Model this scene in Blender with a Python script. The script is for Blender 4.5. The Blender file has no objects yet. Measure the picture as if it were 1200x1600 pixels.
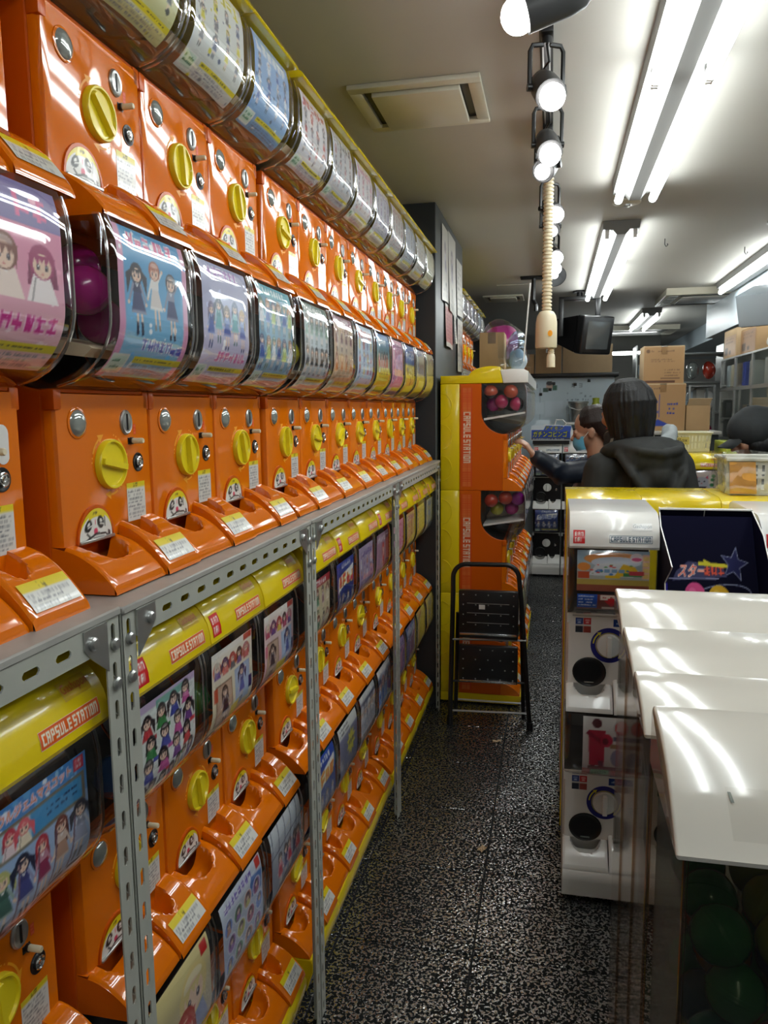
import bpy, bmesh, math, random
import numpy as np
from mathutils import Vector, Matrix

S = bpy.context.scene
COL = S.collection
PI = math.pi

# ------------------------------------------------------------------ camera
EYE = 1.401
YAW, PITCH, ROLL, FPX = 0.2173, 0.1332, -0.0105, 1200.5
cy, sy, cp, sp = math.cos(YAW), math.sin(YAW), math.cos(PITCH), math.sin(PITCH)
_F = Vector((-sy * cp, cy * cp, -sp))
_R = Vector((cy, sy, 0))
_U = _R.cross(_F)
_r = math.cos(ROLL) * _R + math.sin(ROLL) * _U
_u = -math.sin(ROLL) * _R + math.cos(ROLL) * _U
cam = bpy.data.cameras.new('camera')
cam.sensor_fit = 'HORIZONTAL'
cam.sensor_width = 36
cam.lens = 36 * FPX / 1200
cam.clip_start = 0.02
camo = bpy.data.objects.new('camera', cam)
COL.objects.link(camo)
mw = Matrix((( _r.x, _u.x, -_F.x, 0), (_r.y, _u.y, -_F.y, 0), (_r.z, _u.z, -_F.z, EYE), (0, 0, 0, 1)))
camo.matrix_world = mw
S.camera = camo

# ------------------------------------------------------------------ world, exposure
w = bpy.data.worlds.new('world')
S.world = w
w.use_nodes = True
w.node_tree.nodes['Background'].inputs[0].default_value = (0.5, 0.55, 0.6, 1)
w.node_tree.nodes['Background'].inputs[1].default_value = 0.02
S.view_settings.view_transform = 'Standard'
S.view_settings.look = 'None'
S.view_settings.gamma = 1
S.view_settings.use_curve_mapping = False
S.view_settings.exposure = 0.5
TUBE_POWER = 17.0
BULB_POWER = 9.0
S.cycles.transparent_max_bounces = 24
S.cycles.max_bounces = 8
S.cycles.sample_clamp_indirect = 4.0
CEIL = 2.30


# ------------------------------------------------------------------ materials
def srgb(r, g, b):
    def f(c):
        c = c / 255.0
        return c / 12.92 if c <= 0.04045 else ((c + 0.055) / 1.055) ** 2.4
    return (f(r), f(g), f(b))


def mat(name, col, rough=0.4, metal=0.0, spec=0.5, coat=0.0, noise=0.0, nscale=30, bump=0.0, emit=None, estr=0.0):
    m = bpy.data.materials.new(name)
    m.use_nodes = True
    nt = m.node_tree
    b = nt.nodes['Principled BSDF']
    b.inputs['Base Color'].default_value = (*col, 1)
    b.inputs['Roughness'].default_value = rough
    b.inputs['Metallic'].default_value = metal
    b.inputs['Specular IOR Level'].default_value = spec
    b.inputs['Coat Weight'].default_value = coat
    b.inputs['Coat Roughness'].default_value = 0.06
    if emit:
        b.inputs['Emission Color'].default_value = (*emit, 1)
        b.inputs['Emission Strength'].default_value = estr
    if noise or bump:
        tc = nt.nodes.new('ShaderNodeTexCoord')
        n = nt.nodes.new('ShaderNodeTexNoise')
        n.inputs['Scale'].default_value = nscale
        n.inputs['Detail'].default_value = 4
        nt.links.new(tc.outputs['Object'], n.inputs['Vector'])
        if noise:
            mx = nt.nodes.new('ShaderNodeMix')
            mx.data_type = 'RGBA'
            mx.inputs['A'].default_value = (*[c * (1 - noise) for c in col], 1)
            mx.inputs['B'].default_value = (*[min(1, c * (1 + noise)) for c in col], 1)
            nt.links.new(n.outputs['Fac'], mx.inputs['Factor'])
            nt.links.new(mx.outputs['Result'], b.inputs['Base Color'])
        if bump:
            bp = nt.nodes.new('ShaderNodeBump')
            bp.inputs['Strength'].default_value = bump
            bp.inputs['Distance'].default_value = 0.002
            nt.links.new(n.outputs['Fac'], bp.inputs['Height'])
            nt.links.new(bp.outputs['Normal'], b.inputs['Normal'])
    return m


def clear_mat(name, tint, base=0.05, rough=0.03, gain=0.75):
    m = bpy.data.materials.new(name)
    m.use_nodes = True
    nt = m.node_tree
    for n in list(nt.nodes):
        nt.nodes.remove(n)
    out = nt.nodes.new('ShaderNodeOutputMaterial')
    t = nt.nodes.new('ShaderNodeBsdfTransparent')
    t.inputs[0].default_value = (*tint, 1)
    g = nt.nodes.new('ShaderNodeBsdfGlossy')
    g.inputs['Roughness'].default_value = rough
    g.inputs['Color'].default_value = (1, 1, 1, 1)
    lw = nt.nodes.new('ShaderNodeLayerWeight')
    lw.inputs['Blend'].default_value = 0.5
    p = nt.nodes.new('ShaderNodeMath')
    p.operation = 'POWER'
    p.inputs[1].default_value = 4.0
    ma = nt.nodes.new('ShaderNodeMath')
    ma.operation = 'MULTIPLY_ADD'
    ma.use_clamp = True
    ma.inputs[1].default_value = gain
    ma.inputs[2].default_value = base
    mx = nt.nodes.new('ShaderNodeMixShader')
    nt.links.new(lw.outputs['Facing'], p.inputs[0])
    nt.links.new(p.outputs[0], ma.inputs[0])
    nt.links.new(ma.outputs[0], mx.inputs[0])
    nt.links.new(t.outputs[0], mx.inputs[1])
    nt.links.new(g.outputs[0], mx.inputs[2])
    nt.links.new(mx.outputs[0], out.inputs[0])
    return m


def print_mat(name, rough=0.35, coat=0.0):
    m = mat(name, (1, 1, 1), rough, coat=coat)
    nt = m.node_tree
    a = nt.nodes.new('ShaderNodeAttribute')
    a.attribute_name = 'print'
    nt.links.new(a.outputs['Color'], nt.nodes['Principled BSDF'].inputs['Base Color'])
    return m


M = {}
M['orange'] = mat('orange_plastic', (0.74, 0.165, 0.002), 0.055, spec=0.75)
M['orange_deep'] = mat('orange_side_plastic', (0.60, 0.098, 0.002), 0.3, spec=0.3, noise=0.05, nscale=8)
M['orange_print'] = mat('amber_print', (0.9, 0.36, 0.01), 0.4)
M['yellow'] = mat('yellow_plastic', (0.80, 0.60, 0.006), 0.22, coat=0.5, noise=0.04, nscale=7)
M['dial'] = mat('yellow_dial_plastic', (0.78, 0.62, 0.012), 0.28, coat=0.3)
M['white'] = mat('white_plastic', (0.82, 0.81, 0.78), 0.25, coat=0.4, noise=0.03, nscale=6)
M['cream'] = mat('cream_white_plastic', (0.70, 0.67, 0.60), 0.13, coat=0.5, noise=0.03, nscale=6)
M['beige'] = mat('beige_plastic', (0.70, 0.61, 0.43), 0.4, noise=0.05, nscale=20)
M['black'] = mat('black_plastic', (0.008, 0.008, 0.009), 0.35)
M['cavity'] = mat('dark_cavity', (0.012, 0.010, 0.011), 0.55)
M['rack'] = mat('grey_rack_paint', (0.40, 0.41, 0.365), 0.36, noise=0.10, nscale=25, spec=0.5)
M['shelf'] = mat('worn_grey_shelf_paint', (0.36, 0.355, 0.33), 0.38, noise=0.25, nscale=18)
M['steel'] = mat('dull_steel', (0.45, 0.46, 0.45), 0.3, metal=0.8, noise=0.08, nscale=40)
M['chrome'] = mat('chrome', (0.75, 0.76, 0.77), 0.14, metal=1.0)
M['lens'] = mat('smoky_lens', (0.30, 0.33, 0.31), 0.12, metal=0.35, coat=1.0)
M['can'] = mat('dark_grey_lamp_enamel', (0.045, 0.046, 0.047), 0.42)
M['red'] = mat('red_print', (0.65, 0.02, 0.02), 0.4)
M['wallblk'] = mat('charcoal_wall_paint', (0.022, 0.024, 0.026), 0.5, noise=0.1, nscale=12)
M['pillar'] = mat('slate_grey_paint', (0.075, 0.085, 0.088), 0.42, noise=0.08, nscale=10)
M['wall'] = mat('off_white_wall', (0.42, 0.41, 0.38), 0.7, noise=0.06, nscale=5)
M['housing'] = mat('grey_lamp_housing', (0.20, 0.20, 0.195), 0.45)
M['ceiling'] = mat('ceiling_paint', (0.47, 0.455, 0.415), 0.62, noise=0.05, nscale=2.5)
M['vent'] = mat('ivory_vent_enamel', (0.60, 0.57, 0.46), 0.3, noise=0.05, nscale=12)
M['residue'] = clear_mat('sticker_residue_film', (.95, .945, .935), .03, .3, .2)
M['tape'] = clear_mat('clear_tape', (0.8, 0.8, 0.78), 0.12, 0.2, 0.4)
M['dome'] = clear_mat('clear_dome_plastic', (0.94, 0.94, 0.94), 0.07, 0.045, 0.75)
M['case'] = clear_mat('clear_case_plastic', (0.93, 0.91, 0.89), 0.05, 0.10, 0.6)
M['murky'] = clear_mat('murky_case_plastic', (0.56, 0.57, 0.50), 0.05, 0.12, 0.5)
M['rim'] = clear_mat('dome_edge_glint_plastic', (0.8, 0.8, 0.8), 0.42, 0.12, 0.5)  # extra reflective, stands for light scattered along the dome edges
M['glass'] = clear_mat('showcase_glass', (0.965, 0.98, 0.975), 0.06, 0.02, 0.7)
M['print'] = print_mat('printed_card')
M['matte_print'] = print_mat('matte_printed_card', 0.75)
M['matte_print'].node_tree.nodes['Principled BSDF'].inputs['Specular IOR Level'].default_value = 0.08
M['sticker'] = print_mat('printed_sticker', 0.3, 0.2)
M['cardboard'] = mat('cardboard', (0.40, 0.25, 0.12), 0.75, noise=0.10, nscale=14)
M['cardboard_pale'] = mat('pale_cardboard', (0.50, 0.36, 0.21), 0.75, noise=0.08, nscale=14)
M['paper'] = mat('white_paper', (0.68, 0.67, 0.64), 0.7, noise=0.06, nscale=12)
M['navy'] = mat('navy_card', (0.0025, 0.0025, 0.018), 0.6, spec=0.08, noise=0.15, nscale=9)
M['blue'] = mat('blue_print', (0.02, 0.06, 0.42), 0.4)
M['dblue'] = mat('deep_blue_print', (0.02, 0.02, 0.22), 0.35)
M['jacket'] = mat('black_jacket_cloth', (0.017, 0.0185, 0.018), 0.75, noise=0.35, nscale=30, bump=0.35)
M['navycloth'] = mat('navy_jacket_cloth', (0.007, 0.011, 0.022), 0.42, noise=0.3, nscale=25, bump=0.3)
M['greycloth'] = mat('grey_hoodie_cloth', (0.30, 0.33, 0.34), 0.85, noise=0.12, nscale=60, bump=0.3)
M['darkcloth'] = mat('charcoal_cloth', (0.022, 0.026, 0.028), 0.8, noise=0.25, nscale=40, bump=0.3)
M['trouser'] = mat('dark_denim', (0.012, 0.014, 0.022), 0.8, noise=0.2, nscale=60)
M['skin'] = mat('skin', (0.46, 0.235, 0.145), 0.5, noise=0.08, nscale=30)
M['mask'] = mat('blue_mask_fabric', (0.12, 0.42, 0.62), 0.7)
M['lime'] = mat('lime_plastic', (0.36, 0.42, 0.03), 0.3, coat=0.3)
M['board'] = mat('pale_blue_board', (0.56, 0.66, 0.73), 0.35, noise=0.03, nscale=3)


def hair_mat(name, col):
    m = mat(name, col, 0.5, spec=0.35)
    nt = m.node_tree
    tc = nt.nodes.new('ShaderNodeTexCoord')
    mp = nt.nodes.new('ShaderNodeMapping')
    mp.inputs['Scale'].default_value = (260, 260, 9)
    n = nt.nodes.new('ShaderNodeTexNoise')
    n.inputs['Scale'].default_value = 1.0
    bp = nt.nodes.new('ShaderNodeBump')
    bp.inputs['Strength'].default_value = 0.6
    bp.inputs['Distance'].default_value = 0.003
    nt.links.new(tc.outputs['Object'], mp.inputs['Vector'])
    nt.links.new(mp.outputs['Vector'], n.inputs['Vector'])
    nt.links.new(n.outputs['Fac'], bp.inputs['Height'])
    nt.links.new(bp.outputs['Normal'], nt.nodes['Principled BSDF'].inputs['Normal'])
    return m


M['hair_black'] = hair_mat('black_hair', (0.006, 0.006, 0.007))
M['hair_brown'] = hair_mat('dark_brown_hair', (0.022, 0.011, 0.008))


def stripe_mat(name, c1, c2, scale):
    m = mat(name, c1, 0.8)
    nt = m.node_tree
    tc = nt.nodes.new('ShaderNodeTexCoord')
    wv = nt.nodes.new('ShaderNodeTexWave')
    wv.inputs['Scale'].default_value = scale
    wv.inputs['Distortion'].default_value = 9
    rp = nt.nodes.new('ShaderNodeValToRGB')
    rp.color_ramp.elements[0].position = 0.62
    rp.color_ramp.elements[0].color = (*c1, 1)
    rp.color_ramp.elements[1].position = 0.7
    rp.color_ramp.elements[1].color = (*c2, 1)
    nt.links.new(tc.outputs['Object'], wv.inputs['Vector'])
    nt.links.new(wv.outputs['Fac'], rp.inputs['Fac'])
    nt.links.new(rp.outputs['Color'], nt.nodes['Principled BSDF'].inputs['Base Color'])
    return m


M['scarf'] = stripe_mat('checked_scarf_wool', (0.012, 0.012, 0.013), (0.24, 0.21, 0.17), 11)


def floor_mat():
    m = bpy.data.materials.new('speckled_dark_vinyl')
    m.use_nodes = True
    nt = m.node_tree
    b = nt.nodes['Principled BSDF']
    b.inputs['IOR'].default_value = 3.4
    ge = nt.nodes.new('ShaderNodeNewGeometry')

    def noise(scale, detail, dist=0.0):
        n = nt.nodes.new('ShaderNodeTexNoise')
        n.inputs['Scale'].default_value = scale
        n.inputs['Detail'].default_value = detail
        n.inputs['Distortion'].default_value = dist
        nt.links.new(ge.outputs['Position'], n.inputs['Vector'])
        return n
    n = noise(125, 1.0, .6)
    n2 = noise(3.5, 3)
    ad = nt.nodes.new('ShaderNodeMath')
    ad.operation = 'MULTIPLY_ADD'
    ad.inputs[1].default_value = 0.12
    nt.links.new(n2.outputs['Fac'], ad.inputs[0])
    nt.links.new(n.outputs['Fac'], ad.inputs[2])
    r = nt.nodes.new('ShaderNodeValToRGB')
    r.color_ramp.elements[0].position = 0.575
    r.color_ramp.elements[1].position = 0.62
    nt.links.new(ad.outputs[0], r.inputs['Fac'])

    def rng(a, c, sock):
        q = nt.nodes.new('ShaderNodeMapRange')
        q.inputs['To Min'].default_value = a
        q.inputs['To Max'].default_value = c
        nt.links.new(r.outputs['Color'], q.inputs['Value'])
        nt.links.new(q.outputs['Result'], b.inputs[sock])
    rng(0.6, 0.20, 'Roughness')
    rng(0.012, 1.0, 'Specular IOR Level')
    mx = nt.nodes.new('ShaderNodeMix')
    mx.data_type = 'RGBA'
    mx.inputs['A'].default_value = (0.010, 0.011, 0.0115, 1)
    mx.inputs['B'].default_value = (0.035, 0.037, 0.037, 1)
    nt.links.new(r.outputs['Color'], mx.inputs['Factor'])
    nt.links.new(mx.outputs['Result'], b.inputs['Base Color'])
    n3 = noise(150, 1.5)
    bp = nt.nodes.new('ShaderNodeBump')
    bp.inputs['Strength'].default_value = 0.55
    bp.inputs['Distance'].default_value = 0.0042
    nt.links.new(n3.outputs['Fac'], bp.inputs['Height'])
    nt.links.new(bp.outputs['Normal'], b.inputs['Normal'])
    return m


M['floor'] = floor_mat()
M['grout'] = mat('dark_floor_joint', (0.006, 0.006, 0.006), 0.8)


def emit_mat(name, col, strength):
    m = bpy.data.materials.new(name)
    m.use_nodes = True
    nt = m.node_tree
    for n in list(nt.nodes):
        nt.nodes.remove(n)
    out = nt.nodes.new('ShaderNodeOutputMaterial')
    e = nt.nodes.new('ShaderNodeEmission')
    e.inputs[0].default_value = (*col, 1)
    e.inputs[1].default_value = strength
    nt.links.new(e.outputs[0], out.inputs[0])
    return m


M['tube'] = emit_mat('fluorescent_tube_glow', (0.94, 1.0, 0.99), TUBE_POWER)
M['bulb'] = emit_mat('spot_bulb_glow', (1.0, 0.98, 0.95), BULB_POWER)


# ------------------------------------------------------------------ mesh helpers
class MB:
    """collects shapes, links them as ONE mesh object"""

    def __init__(self):
        self.bm = bmesh.new()
        self.mi = 0

    def _face(self, vs, smooth=False):
        try:
            f = self.bm.faces.new(vs)
        except ValueError:
            return None
        f.material_index = self.mi
        f.smooth = smooth
        return f

    def poly(self, pts, smooth=False):
        return self._face([self.bm.verts.new(p) for p in pts], smooth)

    def _bev(self, faces, bev, seg):
        if bev <= 0:
            return
        es = set()
        for f in faces:
            for e in f.edges:
                es.add(e)
        r = bmesh.ops.bevel(self.bm, geom=list(es), offset=bev, segments=seg, profile=0.5, affect='EDGES', clamp_overlap=True)
        for f in r['faces']:
            f.material_index = self.mi
            f.smooth = True

    def box(self, x0, x1, y0, y1, z0, z1, bev=0.0, seg=2, M4=None):
        v = [self.bm.verts.new((x, y, z)) for x in (x0, x1) for y in (y0, y1) for z in (z0, z1)]
        if M4 is not None:
            for q in v:
                q.co = M4 @ q.co
        fs = [self._face([v[i] for i in q]) for q in ((0, 1, 3, 2), (4, 6, 7, 5), (0, 4, 5, 1), (2, 3, 7, 6), (0, 2, 6, 4), (1, 5, 7, 3))]
        self._bev(fs, bev, seg)
        return self

    def prism(self, prof, x0, x1, bev=0.0, seg=2, ax='x', smooth=False):
        """extrude a closed (a,b) profile; ax x: a=y b=z ; ax y: a=x b=z ; ax z: a=x b=y"""
        def P(t, a, b):
            return {'x': (t, a, b), 'y': (a, t, b), 'z': (a, b, t)}[ax]
        A = [self.bm.verts.new(P(x0, *p)) for p in prof]
        B = [self.bm.verts.new(P(x1, *p)) for p in prof]
        n = len(prof)
        fs = [self._face(A[::-1]), self._face(B)]
        for i in range(n):
            j = (i + 1) % n
            fs.append(self._face([A[i], A[j], B[j], B[i]], smooth))
        fs = [f for f in fs if f]
        bmesh.ops.recalc_face_normals(self.bm, faces=fs)
        if bev > 0:
            es = [e for f in fs[:2] for e in f.edges]
            r = bmesh.ops.bevel(self.bm, geom=es, offset=bev, segments=seg, profile=0.5, affect='EDGES', clamp_overlap=True)
            for f in r['faces']:
                f.material_index = self.mi
                f.smooth = True
        return self

    def lathe(self, prof, org=(0, 0, 0), axis=(0, 0, 1), n=20, caps=True, sx=1.0, sy=1.0, smooth=True):
        """prof: (radius, height) along the axis"""
        ax = Vector(axis).normalized()
        q = Vector((0, 0, 1)).rotation_difference(ax)
        o = Vector(org)
        rings = []
        for r, h in prof:
            if r < 1e-6:
                rings.append([self.bm.verts.new(o + q @ Vector((0, 0, h)))])
            else:
                rings.append([self.bm.verts.new(o + q @ Vector((r * sx * math.cos(2 * PI * i / n), r * sy * math.sin(2 * PI * i / n), h))) for i in range(n)])
        for a, b in zip(rings, rings[1:]):
            if len(a) == 1 and len(b) == 1:
                continue
            for i in range(n):
                j = (i + 1) % n
                if len(a) == 1:
                    self._face([a[0], b[j], b[i]], smooth)
                elif len(b) == 1:
                    self._face([a[i], a[j], b[0]], smooth)
                else:
                    self._face([a[i], a[j], b[j], b[i]], smooth)
        if caps:
            if len(rings[0]) > 1:
                self._face(rings[0][::-1])
            if len(rings[-1]) > 1:
                self._face(rings[-1])
        return self

    def cyl(self, p0, p1, r0, r1=None, n=12):
        p0, p1 = Vector(p0), Vector(p1)
        d = p1 - p0
        return self.lathe([(r0, 0), (r0 if r1 is None else r1, d.length)], p0, d, n)

    def ball(self, c, r, n=16, m=10, sx=1, sy=1, sz=1):
        return self.lathe([(r * math.sin(PI * i / m), -r * sz * math.cos(PI * i / m)) for i in range(m + 1)], c, (0, 0, 1), n, False, sx, sy)

    def cap(self, p0, p1, r0, r1, n=12):
        """tapered capsule (for bodies)"""
        self.cyl(p0, p1, r0, r1, n)
        self.ball(p0, r0, n, 8)
        self.ball(p1, r1, n, 8)
        return self

    def tube(self, pts, r, n=10, closed=False):
        pts = [Vector(p) for p in pts]
        k = len(pts)
        rings = []
        up = None
        for i, p in enumerate(pts):
            a = pts[i - 1] if (i > 0 or closed) else p
            b = pts[(i + 1) % k] if (i < k - 1 or closed) else p
            t = (b - a).normalized()
            if up is None:
                up = t.orthogonal().normalized()
            up = (up - t * up.dot(t)).normalized()
            s = t.cross(up)
            rings.append([self.bm.verts.new(p + r * (math.cos(2 * PI * j / n) * up + math.sin(2 * PI * j / n) * s)) for j in range(n)])
        for i in range(k if closed else k - 1):
            a, b = rings[i], rings[(i + 1) % k]
            for j in range(n):
                self._face([a[j], a[(j + 1) % n], b[(j + 1) % n], b[j]], True)
        if not closed:
            self._face(rings[0][::-1])
            self._face(rings[-1])
        return self

    def surf(self, f, nu, nv, smooth=True, flip=False):
        V = [[self.bm.verts.new(f(i / nu, j / nv)) for j in range(nv + 1)] for i in range(nu + 1)]
        for i in range(nu):
            for j in range(nv):
                q = [V[i][j], V[i + 1][j], V[i + 1][j + 1], V[i][j + 1]]
                self._face(q[::-1] if flip else q, smooth)
        return V

    def mesh(self, name, mats, sharp=40):
        me = bpy.data.meshes.new(name)
        self.bm.to_mesh(me)
        self.bm.free()
        for m in (mats if isinstance(mats, (list, tuple)) else [mats]):
            me.materials.append(M[m] if isinstance(m, str) else m)
        if sharp:
            me.set_sharp_from_angle(angle=math.radians(sharp))
        return me

    def obj(self, name, mats, parent=None, sharp=40, **kw):
        return link(name, self.mesh(name, mats, sharp), parent, **kw)


def link(name, me, parent=None, loc=None, rot=None, label=None, cat=None, group=None, kind=None):
    o = bpy.data.objects.new(name, me)
    COL.objects.link(o)
    if parent:
        o.parent = parent
    if loc:
        o.location = loc
    if rot:
        o.rotation_euler = rot
    if label:
        o['label'] = label
    if cat:
        o['category'] = cat
    if group:
        o['group'] = group
    if kind:
        o['kind'] = kind
    return o


def thing(name, label, cat, loc=(0, 0, 0), rotz=0.0, group=None):
    o = link(name, None, None, loc, (0, 0, rotz), label, cat, group)
    o.empty_display_size = 0.05
    return o


def struct(name, mb, mats, **kw):
    return mb.obj(name, mats, kind='structure', **kw)


# ------------------------------------------------------------------ flat print painter
_tt = {}


def text_tris(s):
    if s not in _tt:
        c = bpy.data.curves.new('t', 'FONT')
        c.body = s
        c.resolution_u = 3
        o = bpy.data.objects.new('t', c)
        COL.objects.link(o)
        dg = bpy.context.evaluated_depsgraph_get()
        e = o.evaluated_get(dg)
        me = e.to_mesh()
        me.calc_loop_triangles()
        co = np.array([v.co[:2] for v in me.vertices]) if len(me.vertices) else np.zeros((0, 2))
        tr = np.array([t.vertices[:] for t in me.loop_triangles], int).reshape(-1, 3)
        e.to_mesh_clear()
        bpy.data.objects.remove(o)
        bpy.data.curves.remove(c)
        _tt[s] = (co, tr)
    return _tt[s]


class Canvas:
    """little vector painter: colours end up in a vertex colour layer of a flat card"""

    def __init__(self, W, H, bg, uw=100, uh=100, ss=2, seed=0):
        self.W, self.H, self.ss = W, H, ss
        self.uw, self.uh = uw, uh
        self.a = np.zeros((H * ss, W * ss, 3), np.float32)
        self.a[:] = np.array(bg) / 255.0
        self.rng = random.Random(seed)
        self.kx, self.ky = W * ss / uw, H * ss / uh
        yy, xx = np.mgrid[0:H * ss, 0:W * ss]
        self.X = (xx + 0.5) / self.kx
        self.Y = (yy + 0.5) / self.ky

    def _bb(self, x0, y0, x1, y1):
        a = max(0, int(x0 * self.kx) - 1)
        b = min(self.W * self.ss, int(x1 * self.kx) + 2)
        c = max(0, int(y0 * self.ky) - 1)
        d = min(self.H * self.ss, int(y1 * self.ky) + 2)
        return slice(c, d), slice(a, b)

    def grad(self, c0, c1, y0=0, y1=None):
        y1 = self.uh if y1 is None else y1
        s = self._bb(0, y0, self.uw, y1)
        t = np.clip((self.Y[s] - y0) / (y1 - y0), 0, 1)[..., None]
        self.a[s] = (np.array(c0) * (1 - t) + np.array(c1) * t) / 255.0
        return self

    def rect(self, x0, y0, x1, y1, c):
        s = self._bb(x0, y0, x1, y1)
        m = (self.X[s] >= x0) & (self.X[s] <= x1) & (self.Y[s] >= y0) & (self.Y[s] <= y1)
        self.a[s][m] = np.array(c) / 255.0
        return self

    def ell(self, x, y, rx, ry, c):
        s = self._bb(x - rx, y - ry, x + rx, y + ry)
        m = ((self.X[s] - x) / rx) ** 2 + ((self.Y[s] - y) / ry) ** 2 <= 1
        self.a[s][m] = np.array(c) / 255.0
        return self

    def poly(self, pts, c):
        xs = [p[0] for p in pts]
        ys = [p[1] for p in pts]
        s = self._bb(min(xs), min(ys), max(xs), max(ys))
        X, Y = self.X[s], self.Y[s]
        m = np.zeros(X.shape, bool)
        n = len(pts)
        for i in range(n):
            (x0, y0), (x1, y1) = pts[i], pts[(i + 1) % n]
            if y0 == y1:
                continue
            k = ((Y >= min(y0, y1)) & (Y < max(y0, y1))) & (X < x0 + (Y - y0) * (x1 - x0) / (y1 - y0))
            m ^= k
        self.a[s][m] = np.array(c) / 255.0
        return self

    def line(self, p, q, w, c):
        dx, dy = q[0] - p[0], q[1] - p[1]
        L = math.hypot(dx, dy) or 1
        nx, ny = -dy / L * w / 2, dx / L * w / 2
        return self.poly([(p[0] + nx, p[1] + ny), (q[0] + nx, q[1] + ny), (q[0] - nx, q[1] - ny), (p[0] - nx, p[1] - ny)], c)

    def text(self, s, x, y, h, c, outline=None, ow=0.0, wfit=None, slant=0.0):
        co, tr = text_tris(s)
        if not len(tr):
            return self
        p = co.copy()
        p -= p.min(0)
        ex = p.max(0)
        k = h / ex[1]
        kx = k if wfit is None else wfit / ex[0]
        P = np.stack([x + p[:, 0] * kx + slant * p[:, 1] * k, y + p[:, 1] * k], 1)
        offs = [(0, 0)]
        if outline:
            for dx, dy in ((1, 0), (-1, 0), (0, 1), (0, -1), (.7, .7), (-.7, .7), (.7, -.7), (-.7, -.7)):
                self._tri(P + np.array([dx * ow, dy * ow]), tr, outline)
        self._tri(P, tr, c)
        return self

    def _tri(self, P, tr, c):
        c = np.array(c) / 255.0
        for t in tr:
            a, b, d = P[t]
            x0, y0 = np.minimum(np.minimum(a, b), d)
            x1, y1 = np.maximum(np.maximum(a, b), d)
            if x1 < 0 or y1 < 0 or x0 > self.uw or y0 > self.uh:
                continue
            s = self._bb(x0, y0, x1, y1)
            X, Y = self.X[s], self.Y[s]
            e = lambda u, v: (v[0] - u[0]) * (Y - u[1]) - (v[1] - u[1]) * (X - u[0])
            e1, e2, e3 = e(a, b), e(b, d), e(d, a)
            m = ((e1 >= 0) & (e2 >= 0) & (e3 >= 0)) | ((e1 <= 0) & (e2 <= 0) & (e3 <= 0))
            self.a[s][m] = c

    def dashes(self, x0, y0, x1, y1, rows, c, dens=0.75):
        """unreadably small print: broken rows of strokes"""
        hh = (y1 - y0) / rows
        for r in range(rows):
            x = x0
            yb = y1 - (r + 0.75) * hh
            end = x1 - self.rng.random() * 0.25 * (x1 - x0)
            while x < end:
                ww = hh * self.rng.uniform(0.3, 0.7)
                if self.rng.random() < dens:
                    self.rect(x, yb, x + ww * 0.75, yb + hh * 0.5 * self.rng.uniform(0.6, 1), c)
                x += ww
        return self

    def glyphs(self, x, y, h, n, c, outline=None):
        """blurred title lettering whose characters cannot be read in the photograph"""
        ww = h * 0.92
        for i in range(n):
            gx = x + i * ww
            st = []
            for k in range(4):
                if self.rng.random() < 0.55:
                    yy = y + h * self.rng.uniform(.1, .9)
                    st.append(((gx + ww * .08, yy), (gx + ww * .86, yy + h * self.rng.uniform(-.12, .12))))
                else:
                    xx = gx + ww * self.rng.uniform(.15, .8)
                    st.append(((xx, y + h * .03), (xx + ww * self.rng.uniform(-.2, .2), y + h * .97)))
            if outline:
                for p, q in st:
                    self.line(p, q, h * .36, outline)
            for p, q in st:
                self.line(p, q, h * .17, c)
        return self

    def girl(self, x, y, h, hair, dress, skin=(240, 208, 186), legs=True, bust=False):
        """a plain invented doll figure"""
        g = self.rng
        dk = lambda c, k=.62: tuple(int(v * k) for v in c)
        lt = lambda c: tuple(int(v + (255 - v) * .45) for v in c)
        r = h * (0.27 if bust else 0.125)
        hy = y + h - r * 1.15
        style = g.randrange(4)
        lean = g.uniform(-.12, .12) * h
        hx = x + lean * .3
        if style in (0, 3):       # long hair behind the body
            self.poly([(hx - r * 1.15, hy), (hx + r * 1.15, hy), (hx + r * 1.3, hy - r * (2.6 if not bust else 1.5)), (hx - r * 1.3, hy - r * (2.6 if not bust else 1.5))], dk(hair, .8))
        elif style == 1:          # two tails
            for s in (-1, 1):
                self.poly([(hx + s * r * .8, hy + r * .5), (hx + s * r * 1.9, hy - r * .2), (hx + s * r * 1.7, hy - r * 2.4), (hx + s * r * 1.1, hy - r * .8)], hair)
        if not bust:
            for s in (-1, 1):
                self.line((x + s * r * .45 - lean * .3, y), (x + s * r * .35, y + h * .36), r * .34, skin)
                self.line((x + s * r * .45 - lean * .3, y), (x + s * r * .42, y + h * (.08 + .1 * (style % 2))), r * .4, dk(dress))
            self.poly([(x - r * 1.35, y + h * .30), (x + r * 1.35, y + h * .30), (hx + r * .6, hy - r * 1.9), (hx - r * .6, hy - r * 1.9)], dress)
            self.poly([(x - r * 1.35, y + h * .30), (x + r * 1.35, y + h * .30), (x + r * 1.2, y + h * .345), (x - r * 1.2, y + h * .345)], lt(dress))
            self.poly([(hx - r * .75, hy - r * 2.1), (hx + r * .75, hy - r * 2.1), (hx + r * .7, hy - r * .8), (hx - r * .7, hy - r * .8)], dk(dress, .85) if style % 2 else lt(dress))
            up = g.random() < .35
            for s in (-1, 1):
                ey = y + h * .44 if not (up and s > 0) else hy + r * .2
                self.line((hx + s * r * .6, hy - r * 1.1), (hx + s * r * 1.55, ey), r * .36, lt(dress))
                self.ell(hx + s * r * 1.55, ey, r * .22, r * .22, skin)
            self.line((hx - r * .25, hy - r * 1.0), (hx, hy - r * 1.5), r * .16, (235, 235, 235))
            self.line((hx + r * .25, hy - r * 1.0), (hx, hy - r * 1.5), r * .16, (235, 235, 235))
        else:
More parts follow.
